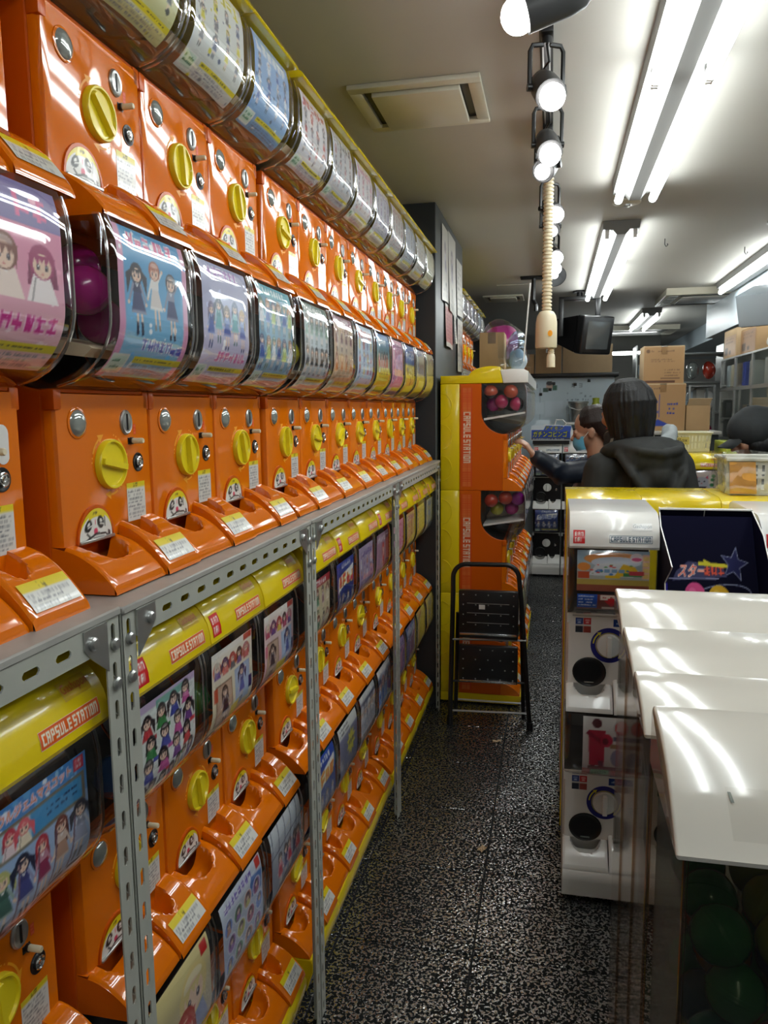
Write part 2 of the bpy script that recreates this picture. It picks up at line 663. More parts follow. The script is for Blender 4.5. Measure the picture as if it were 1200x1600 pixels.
            self.poly([(x - r * 1.35, y), (x + r * 1.35, y), (x + r * .7, hy - r * .8), (x - r * .7, hy - r * .8)], dress)
            self.poly([(x - r * .4, hy - r * .85), (x + r * .4, hy - r * .85), (x, hy - r * 1.25)], lt(dress))
            self.line((x - r * .9, y), (x - r * .5, hy - r), r * .12, dk(dress))
        self.ell(hx, hy + r * .06, r * 1.10, r * 1.12, hair)
        self.ell(hx, hy + r * .55, r * .75, r * .4, lt(hair) if style == 2 else hair)
        self.ell(hx, hy - r * .20, r * .78, r * .78, skin)
        for k in range(5):
            f = -1 + k * .5
            self.poly([(hx + r * (f * .85 - .28), hy + r * .45), (hx + r * (f * .85 + .28), hy + r * .45), (hx + r * (f * .8 + g.uniform(-.15, .15)), hy - r * g.uniform(.0, .28))], hair)
        for s in (-1, 1):
            self.poly([(hx + s * r * .72, hy + r * .2), (hx + s * r * 1.08, hy + r * .2), (hx + s * r * .92, hy - r * g.uniform(.7, 1.3))], hair)
            self.ell(hx + s * r * .36, hy - r * .28, r * .14, r * .20, (58, 44, 60))
            self.ell(hx + s * r * .33, hy - r * .22, r * .05, r * .07, (235, 235, 240))
        self.ell(hx, hy - r * .70, r * .12, r * .05, (205, 90, 95))
        return self

    def speck(self, n, cols, r0, r1, box=None):
        b = box or (0, 0, self.uw, self.uh)
        for i in range(n):
            r = self.rng.uniform(r0, r1)
            self.ell(self.rng.uniform(b[0], b[2]), self.rng.uniform(b[1], b[3]), r, r * self.rng.uniform(.6, 1.3), self.rng.choice(cols))
        return self

    def colours(self):
        a = self.a.reshape(self.H, self.ss, self.W, self.ss, 3).mean((1, 3))
        a = np.where(a <= 0.04045, a / 12.92, ((a + 0.055) / 1.055) ** 2.4)
        return a

    def card(self, name, f, m='sticker'):
        """mesh whose vertex grid carries the picture; f(u,v) -> position"""
        W, H = self.W, self.H
        vs = [f(i / (W - 1), j / (H - 1)) for j in range(H) for i in range(W)]
        idx = np.arange(W * H).reshape(H, W)
        q = np.stack([idx[:-1, :-1], idx[:-1, 1:], idx[1:, 1:], idx[1:, :-1]], -1).reshape(-1, 4)
        me = bpy.data.meshes.new(name)
        me.from_pydata([tuple(v) for v in vs], [], q.tolist())
        at = me.color_attributes.new('print', 'FLOAT_COLOR', 'POINT')
        c = np.ones((W * H, 4), np.float32)
        c[:, :3] = self.colours().reshape(-1, 3)
        at.data.foreach_set('color', c.ravel())
        me.materials.append(M[m])
        me.shade_smooth()
        return me


BLK = {
    'C': ['111', '100', '100', '100', '111'], 'A': ['111', '101', '111', '101', '101'], 'P': ['111', '101', '111', '100', '100'],
    'S': ['111', '100', '111', '001', '111'], 'U': ['101', '101', '101', '101', '111'], 'L': ['100', '100', '100', '100', '111'],
    'E': ['111', '100', '111', '100', '111'], 'T': ['111', '010', '010', '010', '010'], 'I': ['1', '1', '1', '1', '1'],
    'O': ['111', '101', '101', '101', '111'], 'N': ['111', '101', '101', '101', '101'], 'B': ['110', '101', '110', '101', '110'],
    'D': ['110', '101', '101', '101', '110']}


def block_word(cv, word, x, y, w_, h, fg, edge=None, ew=0.0):
    """blocky square lettering fitted into a box"""
    cols = sum(len(BLK[c][0]) + 0.7 for c in word if c != ' ') - 0.7 + 1.0 * word.count(' ')
    ux, uy = w_ / cols, h / 5.0
    for ps in (0, 1):
        if ps == 0 and edge is None:
            continue
        px = x
        for c in word:
            if c == ' ':
                px += ux
                continue
            g = BLK[c]
            for r, row in enumerate(g):
                for k, b in enumerate(row):
                    if b == '1':
                        e = ew if ps == 0 else -ew * 0.15
                        cv.rect(px + k * ux - e, y + h - (r + 1) * uy - e, px + (k + 1) * ux + e, y + h - r * uy + e, edge if ps == 0 else fg)
            px += (len(g[0]) + 0.7) * ux


def flat(x0, x1, z0, z1, y):
    return lambda u, v: (x0 + (x1 - x0) * u, y, z0 + (z1 - z0) * v)


# ------------------------------------------------------------------ capsule machine meshes (front faces -y, base z=0)
W2 = 0.114
ZD, ZT = 0.257, 0.466          # bottom and top of the clear dome of a tier


def yf(z, top=ZT):
    """front of the dome at height z"""
    if z < 0.345:
        t = min(1.0, (0.345 - z) / 0.085)
        return -0.092 * math.sqrt(max(0.0, 1 - t * t))
    if z > top - 0.05:
        t = (z - (top - 0.05)) / 0.05
        return -0.092 + 0.010 * t * t
    return -0.092


def yb(z):
    if z < 0.36:
        t = (0.36 - z) / 0.103
        return 0.11 - 0.11 * (1 - math.sqrt(max(0, 1 - min(1, t) ** 2)))
    return 0.11


def chute_z(t, z0, z1):
    return z0 - (z0 - z1) * (0.35 * t + 0.65 * t ** 2.2)


CM = {}


def build_machine_meshes():
    # main body: one profile across the width, hollowed where the dome sits
    arc = [(0.11 - 0.11 * (1 - math.cos(a)), 0.36 - 0.103 * math.sin(a)) for a in [i * PI / 2 / 10 for i in range(11)]]
    for key, top in (('n', ZT), ('t', 0.486), ('h', 0.462), ('r', 0.432)):
        prof = [(0.012, 0.0), (0.012, 0.25)] + [(p[0] + 0.002, p[1]) for p in arc[::-1]] + [(0.112, top - .001), (0.21, top - .001), (0.21, 0.0)]
        b = MB()
        b.prism(prof, -W2, W2, 0.002, 1)
        b.box(-W2, -W2 + 0.016, -0.006, 0.012, 0.232, 0.258, 0.002)
        b.box(W2 - 0.016, W2, -0.006, 0.012, 0.232, 0.258, 0.002)
        b.box(-W2 + 0.001, W2 - 0.001, -0.004, 0.014, 0.2535, 0.2585, 0.001, 1)
        CM['body_' + key] = b.mesh('body', 'orange_deep')
        b = MB()
        b.box(-W2, W2, 0.2105, 0.298, 0.0, top, 0.004)
        CM['rear_' + key] = b.mesh('rear_housing', 'yellow')
        # cavity lining (dark)
        b = MB()
        line = [(p[0], p[1]) for p in arc[::-1]] + [(0.11, top - 0.004)]
        for s in (0,):
            A = [b.bm.verts.new((-W2 + .002, p[0] - .001, p[1] + .001)) for p in line]
            B = [b.bm.verts.new((W2 - .002, p[0] - .001, p[1] + .001)) for p in line]
            for i in range(len(line) - 1):
                b._face([A[i], A[i + 1], B[i + 1], B[i]], True)
        CM['cavity_' + key] = b.mesh('cavity_lining', 'cavity')
        b = MB()
        b.prism([(.104, .340), (.104, .322), (.03, .306), (-.048, .296), (-.060, .306), (-.057, .309)], -W2 + .004, W2 - .004)
        CM['ramp_' + key] = b.mesh('capsule_ramp', 'beige')
        # dome
        b = MB()

        def dome(u, v, top=top):
            z = ZD + 0.001 + (top - 0.003 - ZD) * (v ** 1.25)
            f, k = yf(z, top), yb(z) - 0.001
            hw = W2 - 0.0005
            rr = min(0.018, max(0.002, (k - f) * 0.45))
            side = k - f - rr
            L = [side, rr * PI / 2, 2 * (hw - rr), rr * PI / 2, side]
            s = u * 5
            i = min(4, int(s))
            t = s - i
            if i == 0:
                return (-hw, k - side * t, z)
            if i == 1:
                a = t * PI / 2
                return (-hw + rr - rr * math.cos(a), f + rr - rr * math.sin(a), z)
            if i == 2:
                return (-hw + rr + 2 * (hw - rr) * t, f, z)
            if i == 3:
                a = t * PI / 2
                return (hw - rr + rr * math.sin(a), f + rr - rr * math.cos(a), z)
            return (hw, f + rr + side * t, z)
        b.surf(dome, 25, 18)
        CM['dome_' + key] = b.mesh('dome', 'dome', 60)
        for s in (-1, 1):
            b = MB()
            b.tube([(s * (W2 - .0045), yf(z, top) + .0042, z) for z in [ZD + .004 + (top - .008 - ZD) * (k / 16) ** 1.25 for k in range(17)]], .0019, 6)
            CM['rim%d_%s' % (s, key)] = b.mesh('dome_rim', 'rim')  # thin bright tubes shaped to imitate light caught on the dome's corners
    # front plate
    b = MB()
    pl = [(-W2 + .002, 0.0115), (-W2 + .002, 0.004), (-W2 + .006, -0.003), (-W2 + .014, -0.006), (W2 - .006, -0.006), (W2 - .002, -0.003), (W2 - .001, 0.0115)]
    b.prism(pl, 0.058, 0.2525, 0.0, ax='z', smooth=True)
    CM['front'] = b.mesh('front_panel', 'orange', 35)
    Y0 = -0.006
    # viewing lens
    b = MB()
    b.lathe([(0.0205, 0), (0.0205, .0015), (0.0185, .0022)], (-0.070, Y0, 0.215), (0, -1, 0), 24)
    CM['lens_ring'] = b.mesh('lens_rim', 'orange')
    b = MB()
    b.lathe([(0.0182, .001), (0.016, .0045), (0.010, .0072), (0.004, .0082), (0, .0084)], (-0.070, Y0, 0.215), (0, -1, 0), 24, False)
    CM['lens'] = b.mesh('viewing_lens', 'lens', 80)
    # coin slot
    b = MB()
    b.lathe([(0.0165, 0), (0.0165, .002), (0.0145, .004), (0.012, .003), (0.010, .0035), (0, .0035)], (0.046, Y0, 0.214), (0, -1, 0), 22, False, 0.9, 1.08)
    CM['slot'] = b.mesh('coin_slot', 'steel')
    b = MB()
    b.box(0.0445, 0.0475, Y0 - .0045, Y0 - .003, 0.203, 0.226)
    CM['slit'] = b.mesh('slit', 'black')
    # reject peg
    b = MB()
    b.box(.0505, .064, Y0 - .0006, Y0 + .0005, .182, .1915)
    b.cyl((0.058, Y0, 0.187), (0.058, Y0 - .004, 0.187), .0052)
    CM['peg_base'] = b.mesh('lever_slot', 'black')
    b = MB()
    b.lathe([(.0042, .0), (.0042, .019), (.0032, .0205), (0, .0205)], (0.0585, Y0, 0.187), (0, -1, 0), 12)
    CM['peg'] = b.mesh('reject_lever', 'beige')
    # lock
    b = MB()
    b.lathe([(0.0140, 0.0), (0.0140, .0012), (.0125, .0014), (.0105, .0002), (0, .0002)], (0.075, Y0, 0.155), (0, -1, 0), 20, False)
    CM['lock_well'] = b.mesh('lock_well', 'black')
    b = MB()
    b.lathe([(0.0088, .0), (0.0088, .004), (.0075, .0048), (.006, .0035), (.0045, .0035), (.0045, .0046), (.002, .0046), (0, .003)], (0.075, Y0, 0.155), (0, -1, 0), 20, False)
    CM['lock'] = b.mesh('lock_core', 'chrome')
    # dial
    b = MB()
    b.lathe([(.0350, 0), (.0350, .006), (.0335, .0085), (.0310, .0084), (.0295, .0048), (.0, .0048)], (0, 0, 0), (0, -1, 0), 32, False)
    CM['dial'] = b.mesh('dial', 'dial', 50)
    b = MB()
    b.prism([(-.0055, .004), (-.0040, .0125), (.0040, .0125), (.0055, .004)], -.0292, .0292, .001, 1)
    for v in b.bm.verts:       # (x, a, b) -> bar standing off the disc
        v.co = Vector((v.co.x, -v.co.z, v.co.y))
    CM['grip'] = b.mesh('dial_grip', 'dial')
    # arrows printed round the dial
    b = MB()
    for a0, a1 in ((2.75, 2.0), (0.95, 0.1), (-1.15, -1.75)):
        n = 8
        pr = None
        for i in range(n + 1):
            a = a0 + (a1 - a0) * i / n
            cur = [b.bm.verts.new((r * math.cos(a), Y0 - .0004, .157 + r * math.sin(a))) for r in (.0405, .0435)]
            if pr and i != n:
                b._face([pr[0], pr[1], cur[1], cur[0]])
            pr = cur
        d = -0.16
        tip = [(r * math.cos(a), Y0 - .0004, .157 + r * math.sin(a)) for r, a in ((.037, a1 - d), (.049, a1 - d), (.043, a1 + d))]
        b.poly(tip)
        for k in (1, 2):
            a = a0 - d * (k * .9)
            b.poly([(.042 * math.cos(a) + .0014 * math.cos(q), Y0 - .0004, .157 + .042 * math.sin(a) + .0014 * math.sin(q)) for q in [j * PI / 3 for j in range(6)]])
    CM['arrows'] = b.mesh('arrow_print', 'orange_print')
    # flap frame + picture
    b = MB()
    n = 16
    c0 = (-.044, .0575)
    outer = [(c0[0] + .0435 * math.cos(PI * i / n), c0[1] + .048 * math.sin(PI * i / n)) for i in range(n + 1)]
    inner = [(c0[0] + .0395 * math.cos(PI * i / n), c0[1] + .0435 * math.sin(PI * i / n)) for i in range(n + 1)]
    for i in range(n):
        o0, o1, i0, i1 = outer[i], outer[i + 1], inner[i], inner[i + 1]
        P = lambda q, y: (q[0], y, q[1])
        b.poly([P(o0, Y0 - .003), P(o1, Y0 - .003), P(i1, Y0 - .003), P(i0, Y0 - .003)])
        b.poly([P(o0, Y0 - .003), P(o0, Y0), P(o1, Y0), P(o1, Y0 - .003)])
        b.poly([P(i0, Y0 - .003), P(i1, Y0 - .003), P(i1, Y0), P(i0, Y0)])
    CM['flap_frame'] = b.mesh('flap_rim', 'orange_deep')
    cv = Canvas(48, 30, (225, 225, 220), 80, 46, 2, 5)
    cv.rect(0, 38, 80, 46, (225, 205, 30)).rect(22, 34, 58, 40, (225, 205, 30))
    cv.text('注意', 31, 36.5, 5, (60, 50, 10))
    for x in (20, 48):
        cv.ell(x, 26, 8, 9, (25, 25, 25)).ell(x + 1, 28, 3.4, 3, (225, 225, 220)).rect(x - 2, 22, x + 8, 24.5, (225, 225, 220))
    cv.line((58, 36), (58, 20), 1.6, (30, 30, 30)).ell(36, 14, 4.5, 4.5, (215, 60, 100))
    cv.line((36, 30), (36, 24), 1.4, (215, 60, 100))
    cv.line((14, 4), (36, 10), 3, (30, 30, 30)).line((36, 10), (60, 9), 3, (30, 30, 30)).line((60, 9), (66, 3), 3, (30, 30, 30))
    cv.line((16, 16), (24, 6), 2.5, (30, 30, 30)).rect(66, 4, 72, 16, (30, 30, 30)).rect(64, 3, 76, 7, (30, 30, 30))
    cv.rect(30, 2, 56, 6, (150, 150, 150))

    def semi(u, v):
        x = -1 + 2 * u
        return (c0[0] + .0392 * x, Y0 - .0012 - .003 * math.sqrt(max(0, 1 - x * x)), c0[1] + .0432 * v * math.sqrt(max(0.0, 1 - x * x)))
    CM['flap'] = cv.card('flap_picture', semi, 'sticker')
    b = MB()
    b.box(c0[0] - .04, c0[0] + .04, Y0 - .006, Y0 - .001, c0[1] - .001, c0[1] + .0035, .001, 1)
    CM['flap_lip'] = b.mesh('flap_lip', 'steel')
    # notice sticker
    cv = Canvas(26, 30, (212, 211, 205), 50, 57, 2, 3)
    cv.rect(0, 48, 50, 57, (224, 202, 30)).text('注意', 17, 49.5, 6, (70, 60, 20)).dashes(4, 4, 47, 46, 8, (105, 105, 110))
    CM['notice'] = cv.card('notice_sticker', flat(.040, .090, .070, .126, Y0 - .0005))
    # small red lettering blocks above the slot (unreadably small in the photograph)
    cv = Canvas(10, 16, (222, 70, 12), 10, 16, 2, 8)
    cv.dashes(2, 1, 9, 15, 3, (235, 120, 80), .9)
    CM['slot_print'] = cv.card('slot_print', flat(.066, .073, .196, .211, Y0 - .0004))
    # delivery chute
    b = MB()
    XA, XB = -W2 + .001, .012
    fx = lambda u: XA + (XB - XA) * u

    def ch(u, v):
        x = fx(u)
        t = v
        y = Y0 - 0.0 - .068 * t
        z = chute_z(t, .0585, .012)
        r = (abs((x + .049) / .042) ** 2.3 + abs(t / .64) ** 2.3) ** (1 / 2.3)
        if r < 1:
            z -= .034 * (1 - r ** 5) * (1 - .30 * t)
        ee = min(1.0, min(u, 1 - u) / .05)
        z -= .004 * (1 - ee) ** 2
        return (x, y, max(z, .004))
    b.surf(ch, 30, 22)
    yt = Y0 - .068
    b.surf(lambda u, v: (fx(u), yt - .003 * math.sin(v * PI / 2), .012 * (1 - v) - .004 * (max(0, 1 - min(u, 1 - u) / .05)) ** 2 * (1 - v)), 30, 4)
    for u, s in ((0, 0), (1, 1)):
        b.surf(lambda p, q: (fx(u), Y0 - .068 * p, (chute_z(p, .0585, .012) - .004) * q), 10, 1, True, bool(s))
    b.poly([(XA, Y0, .0585), (XB, Y0, .0585), (XB, .012, .0585), (XA, .012, .0585)])
    b.poly([(XA, Y0, 0), (XA, Y0, .0545), (XA, .012, .0585), (XA, .012, 0)])
    b.poly([(XA, .012, 0), (XB, .012, 0), (XB, yt - .003, 0), (XA, yt - .003, 0)])
    CM['chute'] = b.mesh('chute', 'orange', 50)
    # coin return hump with its scoop
    b = MB()
    XC, XE = .0145, W2 - .001
    gx = lambda u: XC + (XE - XC) * u

    def rt(u, v):
        x = gx(u)
        t = v
        y = Y0 - .073 * t
        z = .074 - .060 * (0.30 * t + 0.70 * t ** 2.0)
        r = (abs((x - .050) / .023) ** 2.2 + abs(t / .56) ** 2.2) ** (1 / 2.2)
        if r < 1:
            z -= .036 * (1 - r ** 6)
        ee = min(1.0, min(u, 1 - u) / .06)
        z -= .004 * (1 - ee) ** 2
        return (x, y, max(z, .006))
    b.surf(rt, 28, 22)
    y2 = Y0 - .073
    b.surf(lambda u, v: (gx(u), y2 - .003 * math.sin(v * PI / 2), .014 * (1 - v) - .004 * (max(0, 1 - min(u, 1 - u) / .06)) ** 2 * (1 - v)), 28, 4)
    for u, s in ((0, 0), (1, 1)):
        b.surf(lambda p, q: (gx(u), Y0 - .073 * p, (.070 - .060 * (0.30 * p + 0.70 * p ** 2.0)) * q), 10, 1, True, bool(s))
    CM['return'] = b.mesh('return_tray', 'orange', 50)
    b = MB()
    b.prism([(.026, Y0 - .0), (.075, Y0 - .0), (.075, Y0 + .004), (.026, Y0 + .004)], .03, .0745, ax='z')
    CM['return_wall'] = b.mesh('return_wall', 'orange')
    # tray label
    cv = Canvas(40, 14, (214, 214, 208), 80, 28, 2, 4)
    cv.rect(0, 18, 80, 28, (226, 204, 30)).text('注意', 30, 19.5, 6, (80, 70, 20)).dashes(4, 2, 78, 17, 3, (110, 110, 116))

    def tl(u, v):
        t = .97 - .33 * v
        z = .074 - .060 * (0.30 * t + 0.70 * t ** 2.0)
        x = gx(.10 + .82 * u)
        return (x, Y0 - .073 * t - .0006, z + .0010)
    CM['tray_label'] = cv.card('tray_label', tl)
    # yellow plinth under the floor tier
    b = MB()
    prof = [(.012, -.002), (y2 - .001, -.002), (y2 - .006, -.012), (y2 - .006, -.03), (y2 + .012, -.085), (.298, -.085), (.298, -.002)]
    b.prism(prof, -W2, W2, .002, 1)
    CM['plinth'] = b.mesh('plinth', 'yellow')
    b = MB()
    b.lathe([(.012, -.103), (.0145, -.100), (.0145, -.085)], (0, 0, 0), (0, 0, 1), 14)
    CM['foot'] = b.mesh('foot', 'black')
    cv = Canvas(18, 18, (210, 212, 212), 30, 30, 2, 9)
    cv.ell(10, 12, 5, 8, (30, 60, 120)).rect(4, 24, 26, 27, (120, 150, 190)).dashes(17, 6, 28, 22, 4, (110, 120, 140))
    def ps(u, v):
        z = -.078 + .042 * v
        return (-W2 + .012 + .036 * u, y2 - .006 + .018 * (-.03 - z) / .055 - .0008, z)
    CM['plinth_sticker'] = cv.card('plinth_sticker', ps)


LID = [(-.099, 0.0), (-.102, .006)] + [(-.020 - .081 * math.cos(a), .012 + .078 * math.sin(a)) for a in [k * PI / 2 / 9 for k in range(10)]]


def lid_pt(s, dz=0.0):
    """point at arc length fraction s of the lid's curved front"""
    P = LID
    L = [0]
    for a, b in zip(P, P[1:]):
        L.append(L[-1] + math.hypot(b[0] - a[0], b[1] - a[1]))
    d = s * L[-1]
    for i in range(len(P) - 1):
        if d <= L[i + 1] + 1e-9:
            t = (d - L[i]) / (L[i + 1] - L[i])
            y = P[i][0] + t * (P[i + 1][0] - P[i][0])
            z = P[i][1] + t * (P[i + 1][1] - P[i][1])
            nx, nz = -(P[i + 1][1] - P[i][1]), (P[i + 1][0] - P[i][0])
            q = math.hypot(nx, nz)
            return (y + nx / q * dz, z + nz / q * dz)
    return P[-1]


def build_lid_meshes():
    b = MB()
    prof = LID + [(.25, .091), (.285, .082), (.297, .06), (.297, -.001), (.112, -.001), (.112, 0.0)]
    b.prism(prof, -W2 + .0005, W2 - .0005, .004, 2, smooth=True)
    CM['lid'] = b.mesh('lid', 'yellow', 30)
    b = MB()
    b.prism(prof, -W2 + .0005, W2 - .0005, .004, 2, smooth=True)
    CM['lid_white'] = b.mesh('lid', 'white', 30)
    # name strip on the lid
    for key, edge, fill, bg in (('o', (226, 92, 22), (236, 232, 214), (236, 205, 120)), ('w', (60, 82, 104), (238, 238, 236), (226, 228, 230))):
        cv = Canvas(150, 24, (232, 228, 210) if key == 'o' else (226, 226, 224), 150, 24, 2)
        if key == 'o':
            cv.rect(1.2, 1.2, 148.8, 22.8, edge)
        else:
            cv.rect(1, 1, 149, 23, edge).rect(2.4, 2.4, 147.6, 21.6, bg)
        block_word(cv, 'CAPSULE STATION', 6, 4.5, 138, 15, fill if key == 'o' else edge)

        def fn(u, v):
            y, z = lid_pt(.12 + .15 * v, .0006)
            return (-.012 + .108 * u, y, z)
        CM['name_' + key] = cv.card('name_strip', fn)
        cv = Canvas(18, 18, (205, 30, 34), 30, 30, 2)
        block_word(cv, 'BAN', 5, 16.5, 20, 8.5, (240, 240, 235))
        block_word(cv, 'DAI', 5, 4.5, 16, 8.5, (240, 240, 235))

        def fb(u, v):
            y, z = lid_pt(.10 + .26 * v, .0006)
            return (-.104 + .030 * u, y, z)
        CM['maker_' + key] = cv.card('maker_plate', fb)
        cv = Canvas(44, 16, (206, 170, 10) if key == 'o' else (226, 226, 224), 60, 22, 2)
        cv.text('Gashapon', 3, 5, 13, (196, 62, 12) if key == 'o' else (120, 130, 140), None, 0, 54, .15)

        def fg(u, v):
            y, z = lid_pt(.36 + .17 * v, .0005)
            return (.045 + .05 * u, y, z)
        CM['script_' + key] = cv.card('script_mark', fg)


build_machine_meshes()
build_lid_meshes()

# ------------------------------------------------------------------ display cards (invented stand-ins)
INK = (40, 40, 60)


def card_mesh(draw, W, H, seed, top=ZT, x0=-.092, x1=.092, z0=.275, z1=None, crumple=0.0):
    cv = Canvas(W, H, (220, 220, 220), 100, 120, 2, seed)
    draw(cv)
    z1 = (top - .008) if z1 is None else z1
    rnd = random.Random(seed)
    ph = rnd.random() * 6

    def f(u, v):
        z = z0 + (z1 - z0) * v
        return (x0 + (x1 - x0) * u, yf(z, top) + .004 + crumple * .004 * math.sin(u * 7 + ph) * (1 - v), z)
    return cv.card('display_card', f, 'print')


def price_bar(cv, c=(225, 210, 50), price=None):
    cv.rect(28, 12, 100, 17, c).dashes(30, 13, 96, 16, 1, INK)
    cv.rect(2, 3, 22, 18, (228, 232, 226)).rect(3.5, 4.5, 20.5, 16.5, (205, 225, 210))
    cv.dashes(5, 6, 20, 15, 2, (40, 110, 70))
    cv.dashes(28, 2, 98, 11, 3, (120, 120, 140))


def d_trio(bg0, bg1, hairs, dress, title, tcol, edge=None):
    def f(cv):
        cv.grad(bg1, bg0)
        if edge:
            cv.rect(0, 0, 8, 120, edge).rect(92, 0, 100, 120, edge)
        cv.speck(26, [(245, 245, 250), tuple(min(255, c + 40) for c in bg0)], .8, 3.2)
        cv.glyphs(14, 104, 12, 6, title, (240, 240, 245))
        n = len(hairs)
        for i in range(n):
            cv.girl(100 / (n + 1) * (i + 1), 34 + 6 * (i % 2), 58 if n < 4 else 46, hairs[i], dress[i % len(dress)])
        cv.glyphs(30, 22, 10, 7, tcol, (240, 235, 240))
        price_bar(cv)
    return f


def d_rows(bg0, bg1, n, rows, hairs, dress, top):
    def f(cv):
        cv.grad(bg1, bg0)
        cv.rect(0, 106, 100, 120, top).glyphs(6, 108, 9, 9, (245, 245, 245))
        hh = 86 / rows
        for r in range(rows):
            for i in range(n):
                k = r * n + i
                cv.girl(100 / n * (i + .5), 20 + r * hh, hh * .95, hairs[k % len(hairs)], dress[(k * 2 + r) % len(dress)])
        price_bar(cv)
    return f


def d_scatter(cv):          # white card with many small dark-haired figures
    cv.grad((232, 234, 232), (214, 222, 220)).rect(0, 112, 100, 120, (190, 170, 205)).rect(30, 108, 80, 116, (120, 175, 165))
    cv.speck(40, [(200, 205, 205), (225, 190, 200), (180, 200, 220)], .6, 1.6)
    cl = [(205, 60, 70), (60, 140, 80), (70, 80, 170), (200, 90, 160), (120, 70, 150)]
    for r in range(3):
        for i in range(4):
            x, y = 16 + i * 22 + (r % 2) * 4, 92 - r * 22 + i * 3
            cv.girl(x, y - 8, 24, (35, 30, 38), cl[(r + i) % 5], bust=True)
            cv.rect(x + 3, y - 12, x + 13, y - 8, cl[(r * 2 + i) % 5])
    cv.poly([(0, 0), (100, 6), (100, 22), (50, 12), (0, 4)], (60, 95, 175))
    for i in range(7):
        cv.girl(12 + i * 13, 4 + i * 2.2, 34, (30, 28, 36), [(90, 70, 150), (200, 190, 90), (120, 170, 200)][i % 3])


def d_heads(bg, accent, seedcol):
    def f(cv):
        cv.grad(bg, (236, 232, 222))
        cv.rect(0, 112, 100, 120, (238, 236, 230)).rect(78, 111, 98, 119, (190, 60, 50))
        hs = [(210, 205, 190), (70, 50, 95), (180, 60, 60), (35, 32, 36), (190, 120, 130)]
        for i in range(5):
            cv.ell(12 + i * 18, 98, 9, 10, accent)
            cv.girl(12 + i * 18, 88, 20, hs[i], seedcol[i % 3], bust=True)
        cv.rect(8, 30, 44, 80, (150, 120, 100)).rect(10, 32, 42, 78, (200, 170, 150))
        cv.girl(27, 30, 46, (60, 40, 40), (70, 45, 60))
        cv.rect(52, 36, 92, 84, (175, 195, 225))
        cv.girl(72, 34, 50, (45, 45, 95), (90, 105, 180))
        cv.rect(4, 62, 12, 78, accent).rect(90, 46, 97, 62, (40, 40, 110))
        cv.rect(40, 20, 66, 44, (230, 205, 70))
        for i in range(4):
            cv.ell(12 + i * 19, 16, 9, 10, [(60, 50, 100), (50, 120, 110), (170, 60, 110), (70, 60, 60)][i])
            cv.girl(12 + i * 19, 7, 18, (35, 32, 38), seedcol[i % 3], bust=True)
    return f


def d_soul(cv):
    cv.grad((196, 200, 222), (60, 130, 200))
    cv.grad((200, 205, 226), (150, 180, 220), 0, 86)
    cv.speck(40, [(90, 160, 215), (150, 200, 235), (230, 240, 250)], 1, 4, (0, 84, 100, 120))
    cv.text('ソウルジェムマスコット', 5, 107, 8, (235, 120, 40), (225, 205, 235), 1.0, 78)
    cv.rect(3, 80, 97, 104, (130, 120, 105)).rect(6, 83, 94, 101, (70, 150, 205)).rect(6, 83, 40, 101, (170, 205, 225))
    cv.girl(20, 82, 20, (205, 70, 90), (235, 215, 220), bust=True).girl(33, 82, 20, (225, 95, 110), (240, 225, 200), bust=True)
    cv.dashes(56, 88, 92, 98, 2, (30, 60, 110))
    ps = [((190, 190, 120), (70, 110, 100)), ((40, 45, 70), (70, 75, 140)), ((190, 60, 75), (150, 50, 90)), ((120, 60, 55), (190, 150, 130)), ((60, 60, 75), (170, 175, 200))]
    for i, (h, d) in enumerate(ps):
        x = 11 + i * 19.5
        cv.girl(x, 26 + i * 1.5, 50, h, d)
        cv.line((x - 9, 30), (x - 4, 72), 1.6, (120, 90, 110))
        cv.rect(x - 8, 23 + i, x + 8, 26 + i, (60, 62, 85))
    cv.rect(34, 14, 98, 19, (225, 225, 60)).dashes(36, 15, 94, 18, 1, INK)
    cv.rect(28, 8, 54, 13, (200, 60, 120)).dashes(56, 3, 98, 13, 3, (110, 115, 150))
    cv.rect(1, 1, 26, 16, (70, 130, 100)).rect(2, 2, 25, 15, (222, 236, 226)).text('金300円', 3.5, 4.5, 8, (40, 120, 80), None, 0, 20)
    cv.rect(86, 107, 97, 118, (205, 40, 60))
    block_word(cv, 'BAN', 88, 113, 7, 3.5, (240, 230, 235))
    block_word(cv, 'DAI', 88, 108.5, 7, 3.5, (240, 230, 235))


def d_redhair(cv):
    cv.grad((150, 140, 150), (228, 214, 150)).rect(0, 0, 100, 18, (140, 130, 160))
    cv.girl(66, 22, 86, (225, 205, 140), (140, 150, 190), bust=True)
    cv.girl(46, 10, 66, (185, 60, 45), (90, 95, 140), bust=True)
    cv.poly([(2, 30), (60, 48), (60, 64), (2, 48)], (190, 40, 36)).glyphs(5, 40, 9, 6, (245, 235, 220))
    cv.ell(18, 16, 13, 14, (120, 100, 150)).ell(18, 16, 9, 10, (205, 170, 180))
    cv.rect(84, 104, 96, 116, (200, 40, 40))


def d_badges(cv):
    cv.grad((150, 160, 200), (205, 215, 228))
    cv.glyphs(8, 106, 9, 8, (90, 70, 170), (240, 240, 248)).rect(86, 106, 97, 118, (200, 40, 40))
    cv.poly([(60, 84), (96, 78), (98, 100), (72, 106)], (80, 120, 190))
    cs = [(120, 150, 220), (100, 150, 120), (200, 150, 140), (150, 110, 180), (190, 190, 120), (170, 100, 130)]
    for r in range(4):
        for i in range(4):
            x, y = 14 + i * 23 + (r % 2) * 6, 88 - r * 23
            cv.ell(x, y, 10.5, 11, (225, 228, 240)).ell(x, y, 9, 9.5, cs[(r * 3 + i) % 6])
            cv.girl(x, y - 8, 16, (70, 60, 80), cs[(r + i + 2) % 6], bust=True)


